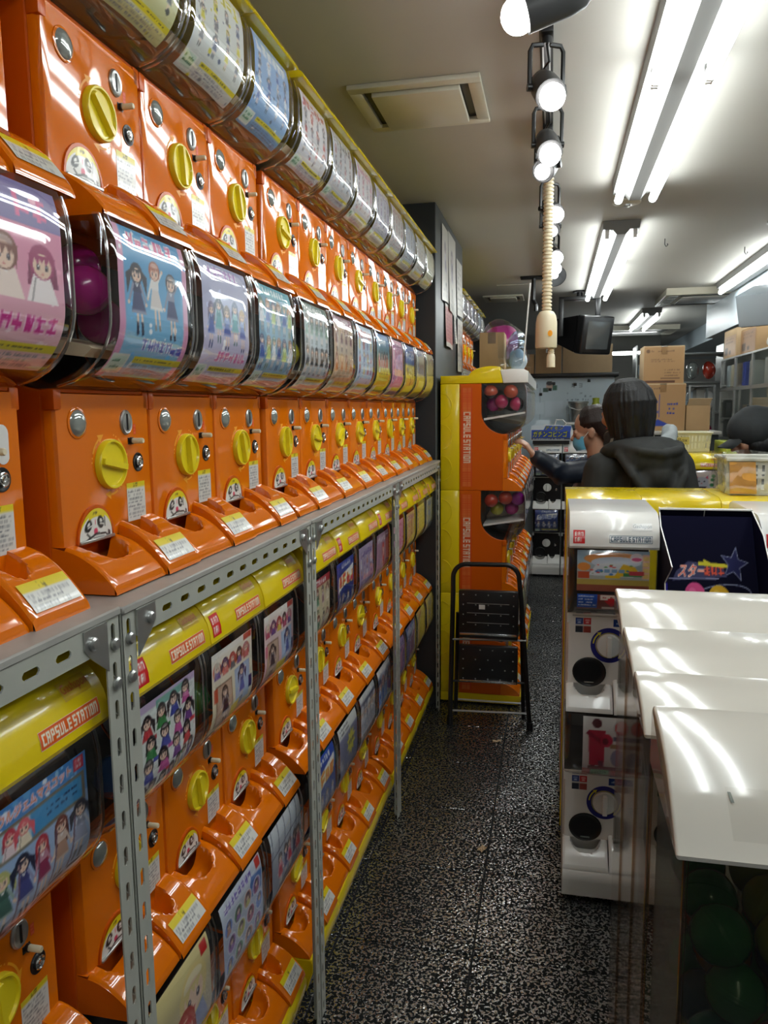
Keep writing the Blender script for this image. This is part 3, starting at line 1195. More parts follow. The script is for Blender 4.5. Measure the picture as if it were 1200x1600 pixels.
def d_window(cv):
    cv.grad((70, 80, 110), (215, 222, 228))
    for i in range(6):
        cv.line((i * 20, 60), (i * 20 + 8, 120), 1.6, (60, 70, 100))
    cv.line((0, 84), (100, 92), 1.6, (60, 70, 100))
    for x, c in ((26, (190, 30, 60)), (44, (60, 60, 120)), (60, (190, 30, 70)), (76, (40, 40, 90)), (88, (200, 40, 60))):
        cv.girl(x, 34, 46, (40, 30, 40), c)
    cv.glyphs(6, 8, 17, 5, (235, 220, 60), (60, 60, 80))


def d_logo(bg, c1, c2):
    def f(cv):
        cv.grad(tuple(int(x * .55) for x in bg), bg)
        cv.poly([(8, 66), (92, 80), (96, 104), (12, 92)], (245, 245, 240))
        cv.glyphs(14, 72, 22, 4, c1, c2)
        cv.glyphs(30, 106, 9, 6, (240, 240, 240))
        cv.speck(16, [c2, (230, 230, 230), tuple(min(255, x + 60) for x in bg)], 1, 4, (0, 26, 100, 66))
        for i in range(4):
            cv.girl(16 + i * 23, 22, 38, (90, 90, 100), (150, 150, 165))
        price_bar(cv)
    return f


def d_burst(bg, c):
    def f(cv):
        cv.grad(bg, tuple(min(255, x + 60) for x in bg)).rect(0, 100, 100, 120, (225, 228, 226)).dashes(6, 103, 60, 117, 2, INK)
        pts = []
        for i in range(20):
            r = 26 if i % 2 else 15
            pts.append((62 + r * math.cos(i * PI / 10), 74 + r * 1.0 * math.sin(i * PI / 10)))
        cv.poly(pts, c).glyphs(48, 68, 11, 3, (60, 50, 20))
        cv.speck(30, [tuple(min(255, x + 40) for x in bg), (110, 110, 130), (160, 160, 175)], 2, 7, (0, 10, 100, 60))
        price_bar(cv)
    return f


def d_print(bg, cols):
    def f(cv):
        cv.grad(bg, tuple(min(255, x + 25) for x in bg))
        cv.glyphs(8, 96, 15, 6, cols[0], (235, 235, 235))
        for r in range(3):
            for i in range(4):
                c = cols[(r + i) % len(cols)]
                cv.girl(14 + i * 24, 26 + r * 22, 25, c, cols[(r * 2 + i + 1) % len(cols)])
        cv.speck(24, cols, .8, 2.6)
        price_bar(cv)
    return f


# (words for the label, drawing) for every machine of the wall, nearest first (index 0 is column -1)
G = (120, 110, 120)
ROW_SHELF = [
    ('pink card with two doll faces', lambda cv: (cv.grad((236, 200, 205), (225, 120, 165)), cv.rect(0, 92, 100, 120, (120, 105, 165)), cv.glyphs(60, 96, 16, 2, (225, 90, 150)),
        cv.speck(30, [(250, 225, 232), (245, 170, 200)], 1, 3.5), cv.girl(50, 44, 40, (130, 75, 60), (245, 225, 215), bust=True), cv.girl(80, 44, 38, (170, 60, 110), (250, 240, 240), bust=True),
        cv.ell(14, 42, 9, 8, (245, 190, 80)), cv.glyphs(4, 24, 11, 9, (205, 40, 140), (245, 200, 225)), price_bar(cv))),
    ('sky-blue card of three girls between pink edges', d_trio((60, 150, 205), (150, 195, 225), [(45, 40, 55), (175, 95, 70), (70, 65, 75)], [(60, 65, 110), (225, 215, 210)], (215, 80, 140), (60, 80, 180), (215, 150, 185))),
    ('lilac card of five figures in blue skirts', d_trio((165, 170, 205), (205, 195, 220), [(110, 90, 130), (60, 55, 80), (130, 105, 90), (50, 60, 110), (190, 150, 90)], [(50, 80, 170), (70, 150, 160)], (150, 90, 180), (200, 90, 150))),
    ('teal card with a crowd of small figures', d_rows((70, 140, 170), (150, 175, 200), 6, 2, [(60, 70, 110), (120, 80, 60), (60, 110, 90), (170, 120, 90)], [(60, 90, 170), (230, 230, 235), (190, 210, 120)], (80, 170, 190))),
    ('grey-white card with thin dark figures', d_rows((190, 200, 205), (175, 180, 185), 5, 2, [(50, 50, 55), (90, 90, 90)], [(60, 60, 65), (120, 150, 130)], (90, 120, 110))),
    ('beige card with orange figures', d_rows((205, 190, 170), (190, 160, 130), 4, 2, [(140, 80, 60), (190, 150, 90)], [(200, 120, 60), (120, 70, 70)], (150, 90, 110))),
    ('pale-blue card with red lettering', d_print((175, 195, 215), [(190, 60, 60), (70, 90, 160), (225, 200, 80)])),
    ('card blue above and yellow below', lambda cv: (cv.grad((225, 200, 60), (60, 120, 190)), cv.rect(0, 0, 100, 44, (220, 196, 50)), cv.glyphs(10, 96, 14, 5, (240, 240, 240)), [cv.girl(20 + i * 20, 40, 46, (60, 60, 70), (200, 80, 70)) for i in range(4)], price_bar(cv))),
    ('pink and purple card', d_print((205, 140, 165), [(150, 60, 130), (90, 60, 150), (240, 220, 230)])),
    ('yellow card under a blue band', lambda cv: (cv.grad((225, 205, 80), (215, 190, 60)), cv.rect(0, 74, 100, 120, (60, 90, 160)), cv.glyphs(8, 84, 18, 5, (240, 240, 235)), cv.speck(20, [(80, 60, 90), (240, 240, 230)], 2, 5, (0, 20, 100, 70)))),
    ('white card with yellow foot', lambda cv: (cv.grad((222, 205, 110), (200, 205, 210)), cv.rect(0, 0, 100, 50, (216, 196, 70)), [cv.girl(16 + i * 17, 46, 40, (40, 40, 60), (90, 100, 150)) for i in range(5)], cv.glyphs(8, 100, 13, 6, (70, 80, 140)))),
    ('yellow card in the last place by the black pillar', lambda cv: (cv.grad((215, 195, 90), (180, 180, 150)), cv.glyphs(8, 90, 18, 5, (90, 90, 130)), cv.speck(30, [(120, 100, 60), (235, 225, 160)], 1, 5)))]
ROW_TOP = [
    ('yellow card, cut off by the photo edge', d_print((200, 190, 120), [(90, 90, 60), (200, 190, 60), (60, 70, 90)])),
    ('yellow-green card full of print', d_print((205, 205, 150), [(190, 180, 40), (70, 75, 70), (225, 215, 90)])),
    ('white card with yellow splashes', d_print((206, 210, 206), [(215, 205, 60), (120, 120, 125), (90, 100, 130)])),
    ('light-blue card with white figures', d_print((130, 165, 205), [(225, 230, 238), (60, 90, 160), (90, 100, 120)])),
    ('white card with red stripes', d_print((200, 200, 205), [(180, 60, 60), (120, 120, 140), (80, 80, 95)])),
    ('silver-grey card with dark print', d_print((180, 184, 190), [(70, 72, 80), (130, 130, 145), (150, 90, 100)])),
    ('white card with pink print', d_print((198, 198, 202), [(190, 100, 130), (110, 110, 130)])),
    ('grey card with violet print', d_print((176, 178, 190), [(110, 90, 150), (90, 90, 105)])),
    ('grey card with red-brown print', d_print((178, 176, 178), [(140, 70, 70), (90, 85, 95)])),
    ('grey card with blue print', d_print((172, 180, 190), [(70, 100, 150), (100, 105, 115)])),
    ('pale card with faint print', d_print((192, 194, 192), [(140, 140, 150), (160, 150, 110)])),
    ('plain cream card in the end place', d_print((205, 205, 180), [(170, 170, 130), (190, 190, 165)]))]
ROW_UNDER = [
    ('blue card with five figures priced 300 yen', d_soul),
    ('white card of many small black-haired figures', d_scatter),
    ('beige card with round portraits and two tall figures', d_heads((226, 206, 160), (205, 90, 60), [(120, 90, 160), (220, 120, 120), (110, 110, 120)])),
    ('pink card with round portraits and a redhead', d_heads((222, 150, 175), (215, 100, 130), [(190, 70, 110), (120, 80, 150), (230, 200, 90)])),
    ('cream card with a red top and dark-haired figures', d_rows((205, 190, 150), (215, 205, 180), 4, 2, [(40, 38, 42), (120, 70, 60)], [(225, 215, 190), (150, 110, 120), (110, 150, 120)], (170, 50, 60))),
    ('blue card with a rainbow logo', d_logo((55, 75, 165), (220, 70, 80), (240, 220, 90))),
    ('grey-violet card', d_print((150, 135, 165), [(90, 60, 140), (190, 110, 80), (220, 215, 225)])),
    ('pink card with a red figure below', lambda cv: (cv.grad((195, 150, 165), (150, 120, 150)), cv.glyphs(8, 100, 12, 6, (230, 225, 235)), cv.girl(52, 22, 74, (190, 40, 50), (190, 50, 60)), price_bar(cv))),
    ('rose card', d_print((205, 150, 185), [(170, 70, 130), (120, 70, 150)])),
    ('mauve-edged yellow card', d_print((200, 185, 110), [(150, 110, 140), (120, 110, 60)])),
    ('yellow card', d_print((205, 190, 90), [(150, 135, 60), (110, 120, 130)])),
    ('blue-grey card at the end of the rack', d_print((150, 165, 170), [(90, 110, 130), (190, 190, 120)]))]
ROW_FLOOR = [
    None,
    ('cream card with a redhead and a red title', d_redhair),
    ('bluish card covered in round badges', d_badges),
    ('card of red figures before a window, yellow title', d_window),
    ('blue card with an orange logo', d_logo((40, 80, 185), (235, 130, 30), (245, 215, 80))),
    ('slate card with a yellow starburst', d_burst((70, 72, 110), (225, 215, 50))),
    ('dark card with a row of white figures', d_rows((90, 95, 125), (80, 80, 100), 5, 1, [(200, 205, 215), (120, 120, 140)], [(170, 175, 195), (90, 90, 130)], (200, 205, 210))),
    ('white-topped card with a blue figure', d_rows((170, 180, 205), (120, 110, 140), 4, 1, [(60, 70, 110), (150, 90, 90)], [(50, 110, 190), (70, 70, 90)], (215, 215, 220))),
    ('violet card', d_print((140, 120, 175), [(90, 60, 140), (200, 190, 220)])),
    ('deep-blue card', d_print((80, 95, 140), [(190, 200, 220), (50, 60, 110)])),
    ('olive card', d_print((170, 160, 90), [(120, 110, 60), (200, 190, 130)])),
    ('straw-yellow card at the end', d_print((190, 175, 100), [(140, 125, 70), (215, 205, 150)]))]

DIALS = random.Random(4)


def feet(t, sz=1.0):
    for x in (-.09, .09):
        for y in (-.03, .24):
            link('foot', CM['foot'], t, (x, y, 0)).scale = (1, 1, sz)


def capsule_machine(name, label, group, loc, rot, card=None, lid=None, top='n', plinth=False, dial_rot=None, rear=True, stickers=True, lid_z=None, logo=True, name_strip=True, ramp=True):
    t = thing(name, label, 'capsule machine', loc, rot, group)
    P = lambda n, k, par=t, **kw: link(n, CM[k], par, **kw)
    P('body', 'body_' + top)
    if rear:
        P('rear_housing', 'rear_' + top, label='yellow rear housing')
    P('cavity_lining', 'cavity_' + top)
    if ramp:
        P('capsule_ramp', 'ramp_' + top)
    fp = P('front_panel', 'front')
    P('lens_rim', 'lens_ring')
    P('viewing_lens', 'lens')
    s = P('coin_slot', 'slot')
    P('slit', 'slit', s)
    P('slot_print', 'slot_print')
    l = P('reject_lever', 'peg')
    P('lever_slot', 'peg_base', l)
    l = P('lock', 'lock_well')
    P('lock_core', 'lock', l)
    d = P('dial', 'dial', loc=(0, -.006, .157))
    a = DIALS.choice([0.15, 1.3, 1.5, 0.2, 1.75, 2.6]) if dial_rot is None else dial_rot
    P('dial_grip', 'grip', d, rot=(0, a, 0))
    P('arrow_print', 'arrows', kind='stuff')
    f = P('flap', 'flap_frame')
    P('flap_picture', 'flap', f)
    P('flap_lip', 'flap_lip', f)
    P('notice_sticker', 'notice')
    P('chute', 'chute')
    r = P('return_tray', 'return')
    P('return_wall', 'return_wall', r)
    P('tray_label', 'tray_label', r)
    dm = P('dome', 'dome_' + top)
    P('dome_rim', 'rim-1_' + top, dm)
    P('dome_rim', 'rim1_' + top, dm)
    if card is not None:
        link('display_card', card, t)
    if lid:
        lz = lid_z if lid_z else {'h': .462, 'r': .432}[top]
        li = link('lid', CM['lid'], t, (0, 0, lz), label='curved yellow lid')
        if top == 'r':
            li.scale = (1, 1, .3)
        if name_strip:
            link('name_strip', CM['name_o'], li)
            link('script_mark', CM['script_o'], li)
        if logo:
            link('maker_plate', CM['maker_o'], li)
    if plinth:
        P('plinth', 'plinth', label='yellow plinth')
        P('plinth_sticker', 'plinth_sticker')
        feet(t)
    return t

# ------------------------------------------------------------------ the room
XL, XR, YN, YF = -0.97, 2.6, -2.6, 12.5
b = MB()
b.box(XL, XR, YN, YF, CEIL, CEIL + .1)
struct('ceiling', b, 'ceiling')
b = MB()
b.box(XL, XR, YN, YF, -.12, -.006)
floor = struct('floor', b, 'grout')
TX0, TY0, TS = -.90, .38, .36
b = MB()
b.box(.0022, TS - .0022, .0022, TS - .0022, -.006, 0, .0014, 1)
tile = b.mesh('floor_tile', 'floor')
for i in range(6):
    for j in range(24):
        link('floor_tile', tile, floor, (TX0 + i * TS, TY0 + j * TS, 0))
b = MB()
for x0, x1, y0, y1 in ((XL, XR, YN, TY0 - .0015), (XL, XR, TY0 + 24 * TS + .0015, YF), (XL, TX0 - .0015, TY0, TY0 + 24 * TS), (TX0 + 6 * TS + .0015, XR, TY0, TY0 + 24 * TS)):
    b.box(x0, x1, y0, y1, -.006, 0)
b.obj('floor_tile_border', 'floor', floor)
for nm, q in (('wall_left', (XL - .1, XL, YN, YF)), ('wall_right', (XR, XR + .1, YN, YF)), ('wall_back', (XL, XR, YF, YF + .1)), ('wall_front', (XL, XR, YN - .1, YN))):
    b = MB()
    b.box(*q, -.12, CEIL + .1)
    struct(nm, b, 'wallblk' if nm == 'wall_left' else 'wall')
# dark pillar between the wall bank and the tower bank
b = MB()
b.box(XL, -.525, 3.50, 4.52, 0, CEIL, .003)
struct('trim_1', b, 'pillar', label='slate grey pillar behind the yellow and orange tower', cat='pillar')
b = MB()
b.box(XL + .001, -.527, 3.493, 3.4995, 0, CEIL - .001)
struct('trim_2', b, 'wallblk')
# soffit far on the right
b = MB()
b.box(1.30, XR, 5.3, 7.4, 1.99, CEIL)
b.box(1.62, XR, 7.4, YF, 2.10, CEIL)
struct('trim_3', b, 'board')


# ------------------------------------------------------------------ fluorescent fixtures
def fixture(x, y0, y1, label, joint=True):
    t = thing('fluorescent_light', label, 'ceiling light', (x, y0, CEIL), 0, 'twin tube lights on the ceiling')
    L = y1 - y0
    b = MB()
    b.prism([(-.090, 0), (-.086, -.040), (-.040, -.044), (-.022, -.066), (.022, -.066), (.040, -.044), (.086, -.040), (.090, 0)], 0, L, .002, 1, ax='y')
    b.obj('housing', 'housing', t)
    segs = [(0.02, L / 2 - .01), (L / 2 + .01, L - .02)] if joint else [(0.02, L - .02)]
    for sx in (-1, 1):
        for a, c in segs:
            b = MB()
            b.cyl((sx * .066, a + .02, -.072), (sx * .066, c - .02, -.072), .0155, n=14)
            b.obj('tube', 'tube', t)
            for e in (a, c):
                b = MB()
                b.box(sx * .066 - .010, sx * .066 + .010, e - .010, e + .010, -.082, -.040, .003)
                b.obj('tube_holder', 'white', t)
    return t


fixture(.305, 1.02, 3.42, 'long twin tube ceiling light nearest the camera')
fixture(.305, 4.05, 6.38, 'second twin tube ceiling light, behind the nearest one and in line with it')
fixture(1.25, 4.60, 6.27, 'twin tube ceiling light at the right edge above the cassette air conditioner', False)
fixture(.87, 7.66, 9.0, 'small distant twin tube light left of the soffit', False)
fixture(.305, -1.9, .45, 'unseen twin tube ceiling light added behind the camera')  # unseen fixture, added as extra light from behind
fixture(1.25, 1.02, 3.42, 'unseen twin tube light added over the right aisle to brighten that side')  # unseen fixture, added to throw more light on the right side
b = MB()
t = thing('fluorescent_light', 'far horizontal tube light over the shelves behind the cartons', 'ceiling light', (.72, 10.2, 2.08), 0, 'twin tube lights on the ceiling')
b.box(-.55, .55, -.05, .05, 0, .22, .004)
b.obj('housing', 'housing', t)
b = MB()
b.cyl((-.53, -.02, -.022), (.53, -.02, -.022), .02)
b.obj('tube', 'tube', t)


# ------------------------------------------------------------------ ceiling vents
def vent(x0, x1, y0, y1, label, dark=True):
    t = thing('ceiling_vent', label, 'vent', ((x0 + x1) / 2, (y0 + y1) / 2, CEIL), 0)
    a, c = (x1 - x0) / 2, (y1 - y0) / 2
    b = MB()
    f = .035 * (a / .18)
    for q in ((-a, a, -c, -c + f), (-a, a, c - f, c), (-a, -a + f, -c + f, c - f), (a - f, a, -c + f, c - f)):
        b.box(*q, -.014, 0, .003)
    b.obj('frame', 'vent', t)
    b = MB()
    b.box(-a + f, a - f, -c + f, c - f, -.002, -.0005)
    b.obj('duct', 'black', t)
    b = MB()
    b.box(-a + f + .026, a - f - .024, -c + f + .006, c - f - .006, -.024, -.006, .003)
    b.obj('cover_panel', 'vent', t)
    return t


vent(-.585, -.212, 2.215, 2.560, 'square ivory ceiling vent nearest the orange machine wall')
vent(-.58, -.26, 6.40, 6.72, 'small grey ceiling vent far back above the tower')


def cassette(x0, x1, y0, y1, label, drop=.05):
    t = thing('air_conditioner', label, 'air conditioner', ((x0 + x1) / 2, (y0 + y1) / 2, CEIL), 0)
    a, c = (x1 - x0) / 2, (y1 - y0) / 2
    b = MB()
    b.prism([(-c, 0), (-c + .02, -drop), (c - .02, -drop), (c, 0)], -a, a, .004, 1)
    b.obj('panel', 'vent', t)
    for s in (-1, 1):
        b = MB()
        b.box(-a + .12, a - .12, s * (c - .10) - .02, s * (c - .10) + .02, -drop - .002, -drop + .001)
        b.obj('air_slot', 'black', t)
    b = MB()
    for k in range(7):
        b.box(-a + .03, -a + .10, -c + .10 + k * (2 * c - .2) / 7, -c + .10 + (k + .5) * (2 * c - .2) / 7, -drop - .003, -drop + .001)
    b.obj('side_grille', 'steel', t)
    b = MB()
    b.box(-a + .14, a - .14, -c + .16, c - .16, -drop - .004, -drop + .001, .002)
    b.obj('intake_grille', 'white', t)
    return t


cassette(.83, 1.75, 6.42, 7.15, 'wide cassette air conditioner under the soffit at right')
cassette(.42, 1.35, 9.2, 9.95, 'distant cassette air conditioner above the stacked cartons')

# smoke detector
t = thing('smoke_detector', 'round flat smoke detector just beyond the nearest tube light', 'detector', (.297, 3.70, CEIL))
b = MB()
b.lathe([(.062, 0), (.060, -.008), (.03, -.014), (0, -.014)][::1], (0, 0, 0), (0, 0, 1), 28, False)
b.obj('housing', 'vent', t)
b = MB()
b.lathe([(.018, -.013), (.016, -.022), (0, -.024)], (0, 0, 0), (0, 0, 1), 16, False)
b.obj('sensor', 'steel', t)
for i, (x, y, lb) in enumerate(((.57, 4.55, 'small wire hook in the ceiling left of the right tube light'), (1.05, 4.9, 'small wire hook in the ceiling nearest the right tube light'))):
    b = MB()
    b.tube([(0, 0, 0), (0, 0, -.03), (.008, 0, -.042), (.016, 0, -.034), (.014, 0, -.026)], .0025, 6)
    b.obj('ceiling_hook', 'black', None, loc=(x, y, CEIL), label=lb, cat='hook')

# ------------------------------------------------------------------ lighting track with spots
t = thing('lighting_track', 'black lighting track running along the ceiling over the aisle', 'track', (-.035, 1.2, CEIL))
b = MB()
b.box(-.016, .016, 0, 4.6, -.022, 0, .002)
b.obj('rail', 'black', t)
b = MB()
for x in (-.008, .008):
    b.box(x - .002, x + .002, .01, 4.59, -.0228, -.0215)
b.obj('conductor', 'steel', t)


def spot(x, y, aim, label, bulb_r=.031, drop=.125, L=.10):
    """yoke hangs from the track; the can tilts towards aim"""
    t = thing('track_spotlight', label, 'spotlight', (x, y, CEIL - .022), 0, 'spotlights on the ceiling track')
    b = MB()
    b.box(-.015, .015, -.03, .03, -.018, 0, .002)
    b.cyl((0, 0, -.018), (0, 0, -.034), .012)
    b.obj('adapter', 'black', t)
    d = Vector(aim).normalized()
    side = d.cross(Vector((0, 0, 1))).normalized()
    piv = Vector((0, 0, -drop))
    b = MB()
    for s in (-1, 1):
        p = piv + side * s * .040
        b.tube([(side * s * .008) + Vector((0, 0, -.034)), (side * s * .034) + Vector((0, 0, -.037)), Vector((p.x, p.y, -.05)), p], .0058, 6)
        b.cyl(p - side * s * .006, p + side * s * .006, .009)
    b.obj('yoke', 'black', t)
    b = MB()
    base = piv - d * (L * .5)
    b.lathe([(.0, -.004), (.020, -.002), (.030, .012), (.0345, .04), (.0365, L), (.0335, L), (.0315, L - .02), (0, L - .021)], base, d, 22, False)
    b.obj('can', 'can', t)
    b = MB()
    b.tube([Vector((0, 0, -.034)), Vector((.006, .004, -.07)), base + Vector((0, 0, .02)), base], .003, 6)
    b.obj('cable', 'black', t)
    b = MB()
    b.ball(piv + d * (L * .5 + bulb_r * .35), bulb_r, 20, 12)
    b.obj('bulb', 'bulb', t)
    return t


spot(-.010, 1.56, (-.94, -.10, -.30), 'nearest ceiling spotlight, turned towards the machine wall', .033, .135, .12)
spot(-.032, 1.97, (.25, -.75, -.62), 'second spotlight from the camera on the ceiling track', .030, .13, .10)
spot(-.032, 2.36, (.14, -.72, -.66), 'third spotlight from the camera on the ceiling track', .030, .135, .10)
spot(-.035, 2.62, (-.30, -.8, -.5), 'fourth spotlight, behind the cord reel hose, pointing left', .024, .12, .08)
spot(-.030, 3.12, (.45, -.7, -.55), 'fifth spotlight on the track, pointing right beside the hose', .029, .13, .09)
spot(-.030, 3.45, (.2, -.7, -.6), 'sixth spotlight on the track, mostly hidden by the hose', .022, .12, .07)
spot(-.026, 3.98, (.45, -.7, -.55), 'seventh spotlight on the track, upper of a close pair', .031, .13, .09)
spot(-.026, 4.26, (.4, -.7, -.6), 'eighth spotlight on the track, lower of a close pair', .029, .13, .09)
# wide-shade spot at the end of the track and a bracket lamp
t = thing('shade_lamp', 'grey lamp with a wide open shade at the end of the track', 'lamp', (-.02, 4.72, CEIL))
b = MB()
b.cyl((0, 0, 0), (0, 0, -.09), .008)
b.obj('stem', 'black', t)
b = MB()
b.lathe([(.020, .0), (.030, .02), (.066, .10), (.063, .10), (.027, .022), (0, .018)], (.0, .03, -.09), (0.1, -.75, -.6), 24, False)
b.obj('shade', 'darkcloth', t)
b = MB()
b.ball((.008, -.035, -.142), .022, 14, 8)
b.obj('bulb', 'bulb', t)
t = thing('ceiling_bracket', 'black ceiling bracket left of the cord reel', 'bracket', (-.155, 5.6, CEIL))
b = MB()
b.box(-.09, .09, -.05, .05, -.012, 0, .002)
b.obj('plate', 'black', t)
b = MB()
b.tube([(0, 0, -.01), (0, 0, -.16), (.02, -.05, -.2), (.02, -.05, -.24)], .014, 8)
b.obj('stem', 'black', t)

# ------------------------------------------------------------------ cord reel hanging on a ribbed hose
t = thing('hanging_cord_reel', 'cream cord reel hanging from the ceiling on a ribbed hose', 'cord reel', (-.033, 2.96, 0))
b = MB()
pr = []
z = CEIL - .002
while z > 1.742:
    pr += [(.0135, z), (.0182, z - .003), (.0182, z - .009), (.0135, z - .012)]
    z -= .013
b.lathe(pr, (0, 0, 0), (0, 0, 1), 16, True)
b.obj('ribbed_hose', 'beige_hose' if 'beige_hose' in M else 'beige', t)
b = MB()
b.lathe([(.018, 1.752), (.026, 1.748), (.034, 1.735), (.0385, 1.71), (.0395, 1.622), (.037, 1.618), (0, 1.618)], (0, 0, 0), (0, 0, 1), 28, False)
b.obj('reel_housing', 'beige', t)
b = MB()
b.lathe([(.0085, -.0385), (.0085, -.0405), (0, -.0408)], (.014, 0, 1.668), (0, 1, 0), 16, False, 1, 1.3)
b.obj('amber_badge', 'orange_print', t, label='small amber badge')
b = MB()
pr = []
z = 1.618
while z > 1.597:
    pr += [(.010, z), (.0125, z - .002), (.0125, z - .005), (.010, z - .006)]
    z -= .0065
b.lathe(pr, (.018, 0, 0), (0, 0, 1), 12)
b.obj('cord', 'beige', t)
b = MB()
b.lathe([(.008, 1.600), (.013, 1.594), (.0155, 1.585), (.0155, 1.548), (.0, 1.548)], (.018, 0, 0), (0, 0, 1), 18, False)
b.obj('plug', 'beige', t)


# ------------------------------------------------------------------ slotted-angle racks
def slotted(b, o, du, dv, dn, L, wd, pitch, sl, sw, th=.002):
    """perforated strip: runs along du, width dv, thickness along dn"""
    o, du, dv, dn = Vector(o), Vector(du), Vector(dv), Vector(dn)
    n = max(1, int(L / pitch))
    pitch = L / n
    a0, a1 = (pitch - sl) / 2, (pitch + sl) / 2
    c0, c1 = (wd - sw) / 2, (wd + sw) / 2
    k = sw * .35
    Q = lambda u, v, d=0: o + du * u + dv * v + dn * d
    for i in range(n):
        s = i * pitch
        F = lambda *pts: b.poly([Q(s + u, v) for u, v in pts])
        F((0, 0), (a0, 0), (a0, wd), (0, wd))
        F((a1, 0), (pitch, 0), (pitch, wd), (a1, wd))
        F((a0, 0), (a1, 0), (a1, c0), (a0, c0))
        F((a0, c1), (a1, c1), (a1, wd), (a0, wd))
        for (u, v), (pu, pv) in (((a0, c0), (k, k)), ((a1, c0), (-k, k)), ((a0, c1), (k, -k)), ((a1, c1), (-k, -k))):
            F((u, v), (u + pu, v), (u, v + pv))
        loop = [(a0 + k, c0), (a1 - k, c0), (a1, c0 + k), (a1, c1 - k), (a1 - k, c1), (a0 + k, c1), (a0, c1 - k), (a0, c0 + k)]
        for j in range(8):
            p, q = loop[j], loop[(j + 1) % 8]
            b.poly([Q(s + p[0], p[1]), Q(s + q[0], q[1]), Q(s + q[0], q[1], th), Q(s + p[0], p[1], th)])
    # edges
    b.poly([Q(0, 0), Q(L, 0), Q(L, 0, th), Q(0, 0, th)])
    b.poly([Q(0, wd), Q(L, wd), Q(L, wd, th), Q(0, wd, th)])
    b.poly([Q(0, 0), Q(0, wd), Q(0, wd, th), Q(0, 0, th)])
    b.poly([Q(L, 0), Q(L, wd), Q(L, wd, th), Q(L, 0, th)])


XP = -.500


def rack(label, y0, y1, z=1.160, fl=.017, wd=.031, xp=XP):
    t = thing('shelving_rack', label, 'rack', (xp, (y0 + y1) / 2, 0), 0, 'slotted steel racks under the machine wall')
    c = (y0 + y1) / 2
    for nm, yy, s in (('front_post', y0, 1), ('front_post', y1, -1)):
        b = MB()
        slotted(b, (0, yy - c, 0), (0, 0, 1), (0, s, 0), (-1, 0, 0), z + .004, wd, .046, .024, .0085)
        slotted(b, (0, yy - c + s * .0005, 0), (0, 0, 1), (-1, 0, 0), (0, s, 0), z + .004, fl, .046, .024, .0065)
        b.obj(nm, 'rack', t, 0)
    for yy, s in ((y0, 1), (y1, -1)):
        b = MB()
        b.box(-.46, -.44, yy - c + (0 if s > 0 else -.003), yy - c + (.003 if s > 0 else 0), 0, z)
        b.obj('rear_post', 'rack', t)
    b = MB()
    slotted(b, (.0015, y0 - c + wd + .001, z - .034), (0, 1, 0), (0, 0, 1), (-1, 0, 0), y1 - y0 - 2 * wd - .002, .034, .05, .026, .009)
    b.obj('front_rail', 'rack', t, 0)
    b = MB()
    b.box(-.46, .0035, y0 - c + .001, y1 - c - .001, z, z + .010, .002, 1)
    b.obj('shelf_board', 'shelf', t)
    for yy, s in ((y0 + wd, 1), (y1 - wd, -1)):
        q = yy - c
        b = MB()
        b.prism([(q, z - .001), (q + s * .045, z - .001), (q + s * .045, z - .022), (q + s * .032, z - .036), (q, z - .06)], .0018, .0032)
        b.obj('gusset', 'steel', t)
        b = MB()
        for bx, by, bz in ((.0032, q + s * .030, z - .018), (.0005, q - s * .016, z - .032), (.0005, q - s * .016, z - .080)):
            b = MB()
            b.lathe([(.0078, 0), (.0078, .003), (.0055, .0052), (0, .0056)], (bx, by, bz), (1, 0, 0), 12, False)
            b.obj('bolt', 'steel', t)
    return t


rack('grey slotted rack nearest the camera, at the left edge', -.05, .800, 1.163)
rack('grey slotted rack second from the camera, three machines wide', .803, 1.538)
rack('grey slotted rack third from the camera, four machines wide', 1.541, 2.463)
rack('grey slotted rack farthest back, ending at the black pillar', 2.466, 3.44)

# ------------------------------------------------------------------ the machine wall
UP = [.681, .972, 1.202, 1.432, 1.691, 1.921, 2.151, 2.381, 2.611, 2.841, 3.071, 3.301]
LOW = [.684, .968, 1.198, 1.430, 1.706, 1.936, 2.166, 2.396, 2.660, 2.892, 3.124, 3.357]
SHORT = ['leftmost', 'second from left', 'third from left', 'fourth from left', 'fifth from left', 'sixth from left', 'sixth from right',
         'fifth from right', 'fourth from right', 'third from right', 'second from right', 'rightmost']
XF = -.609
WALL = {}


def res(n):
    return [(96, 112), (96, 112), (84, 100), (72, 86), (60, 72), (48, 58)][n] if n < 6 else ((40, 48) if n < 9 else (32, 38))


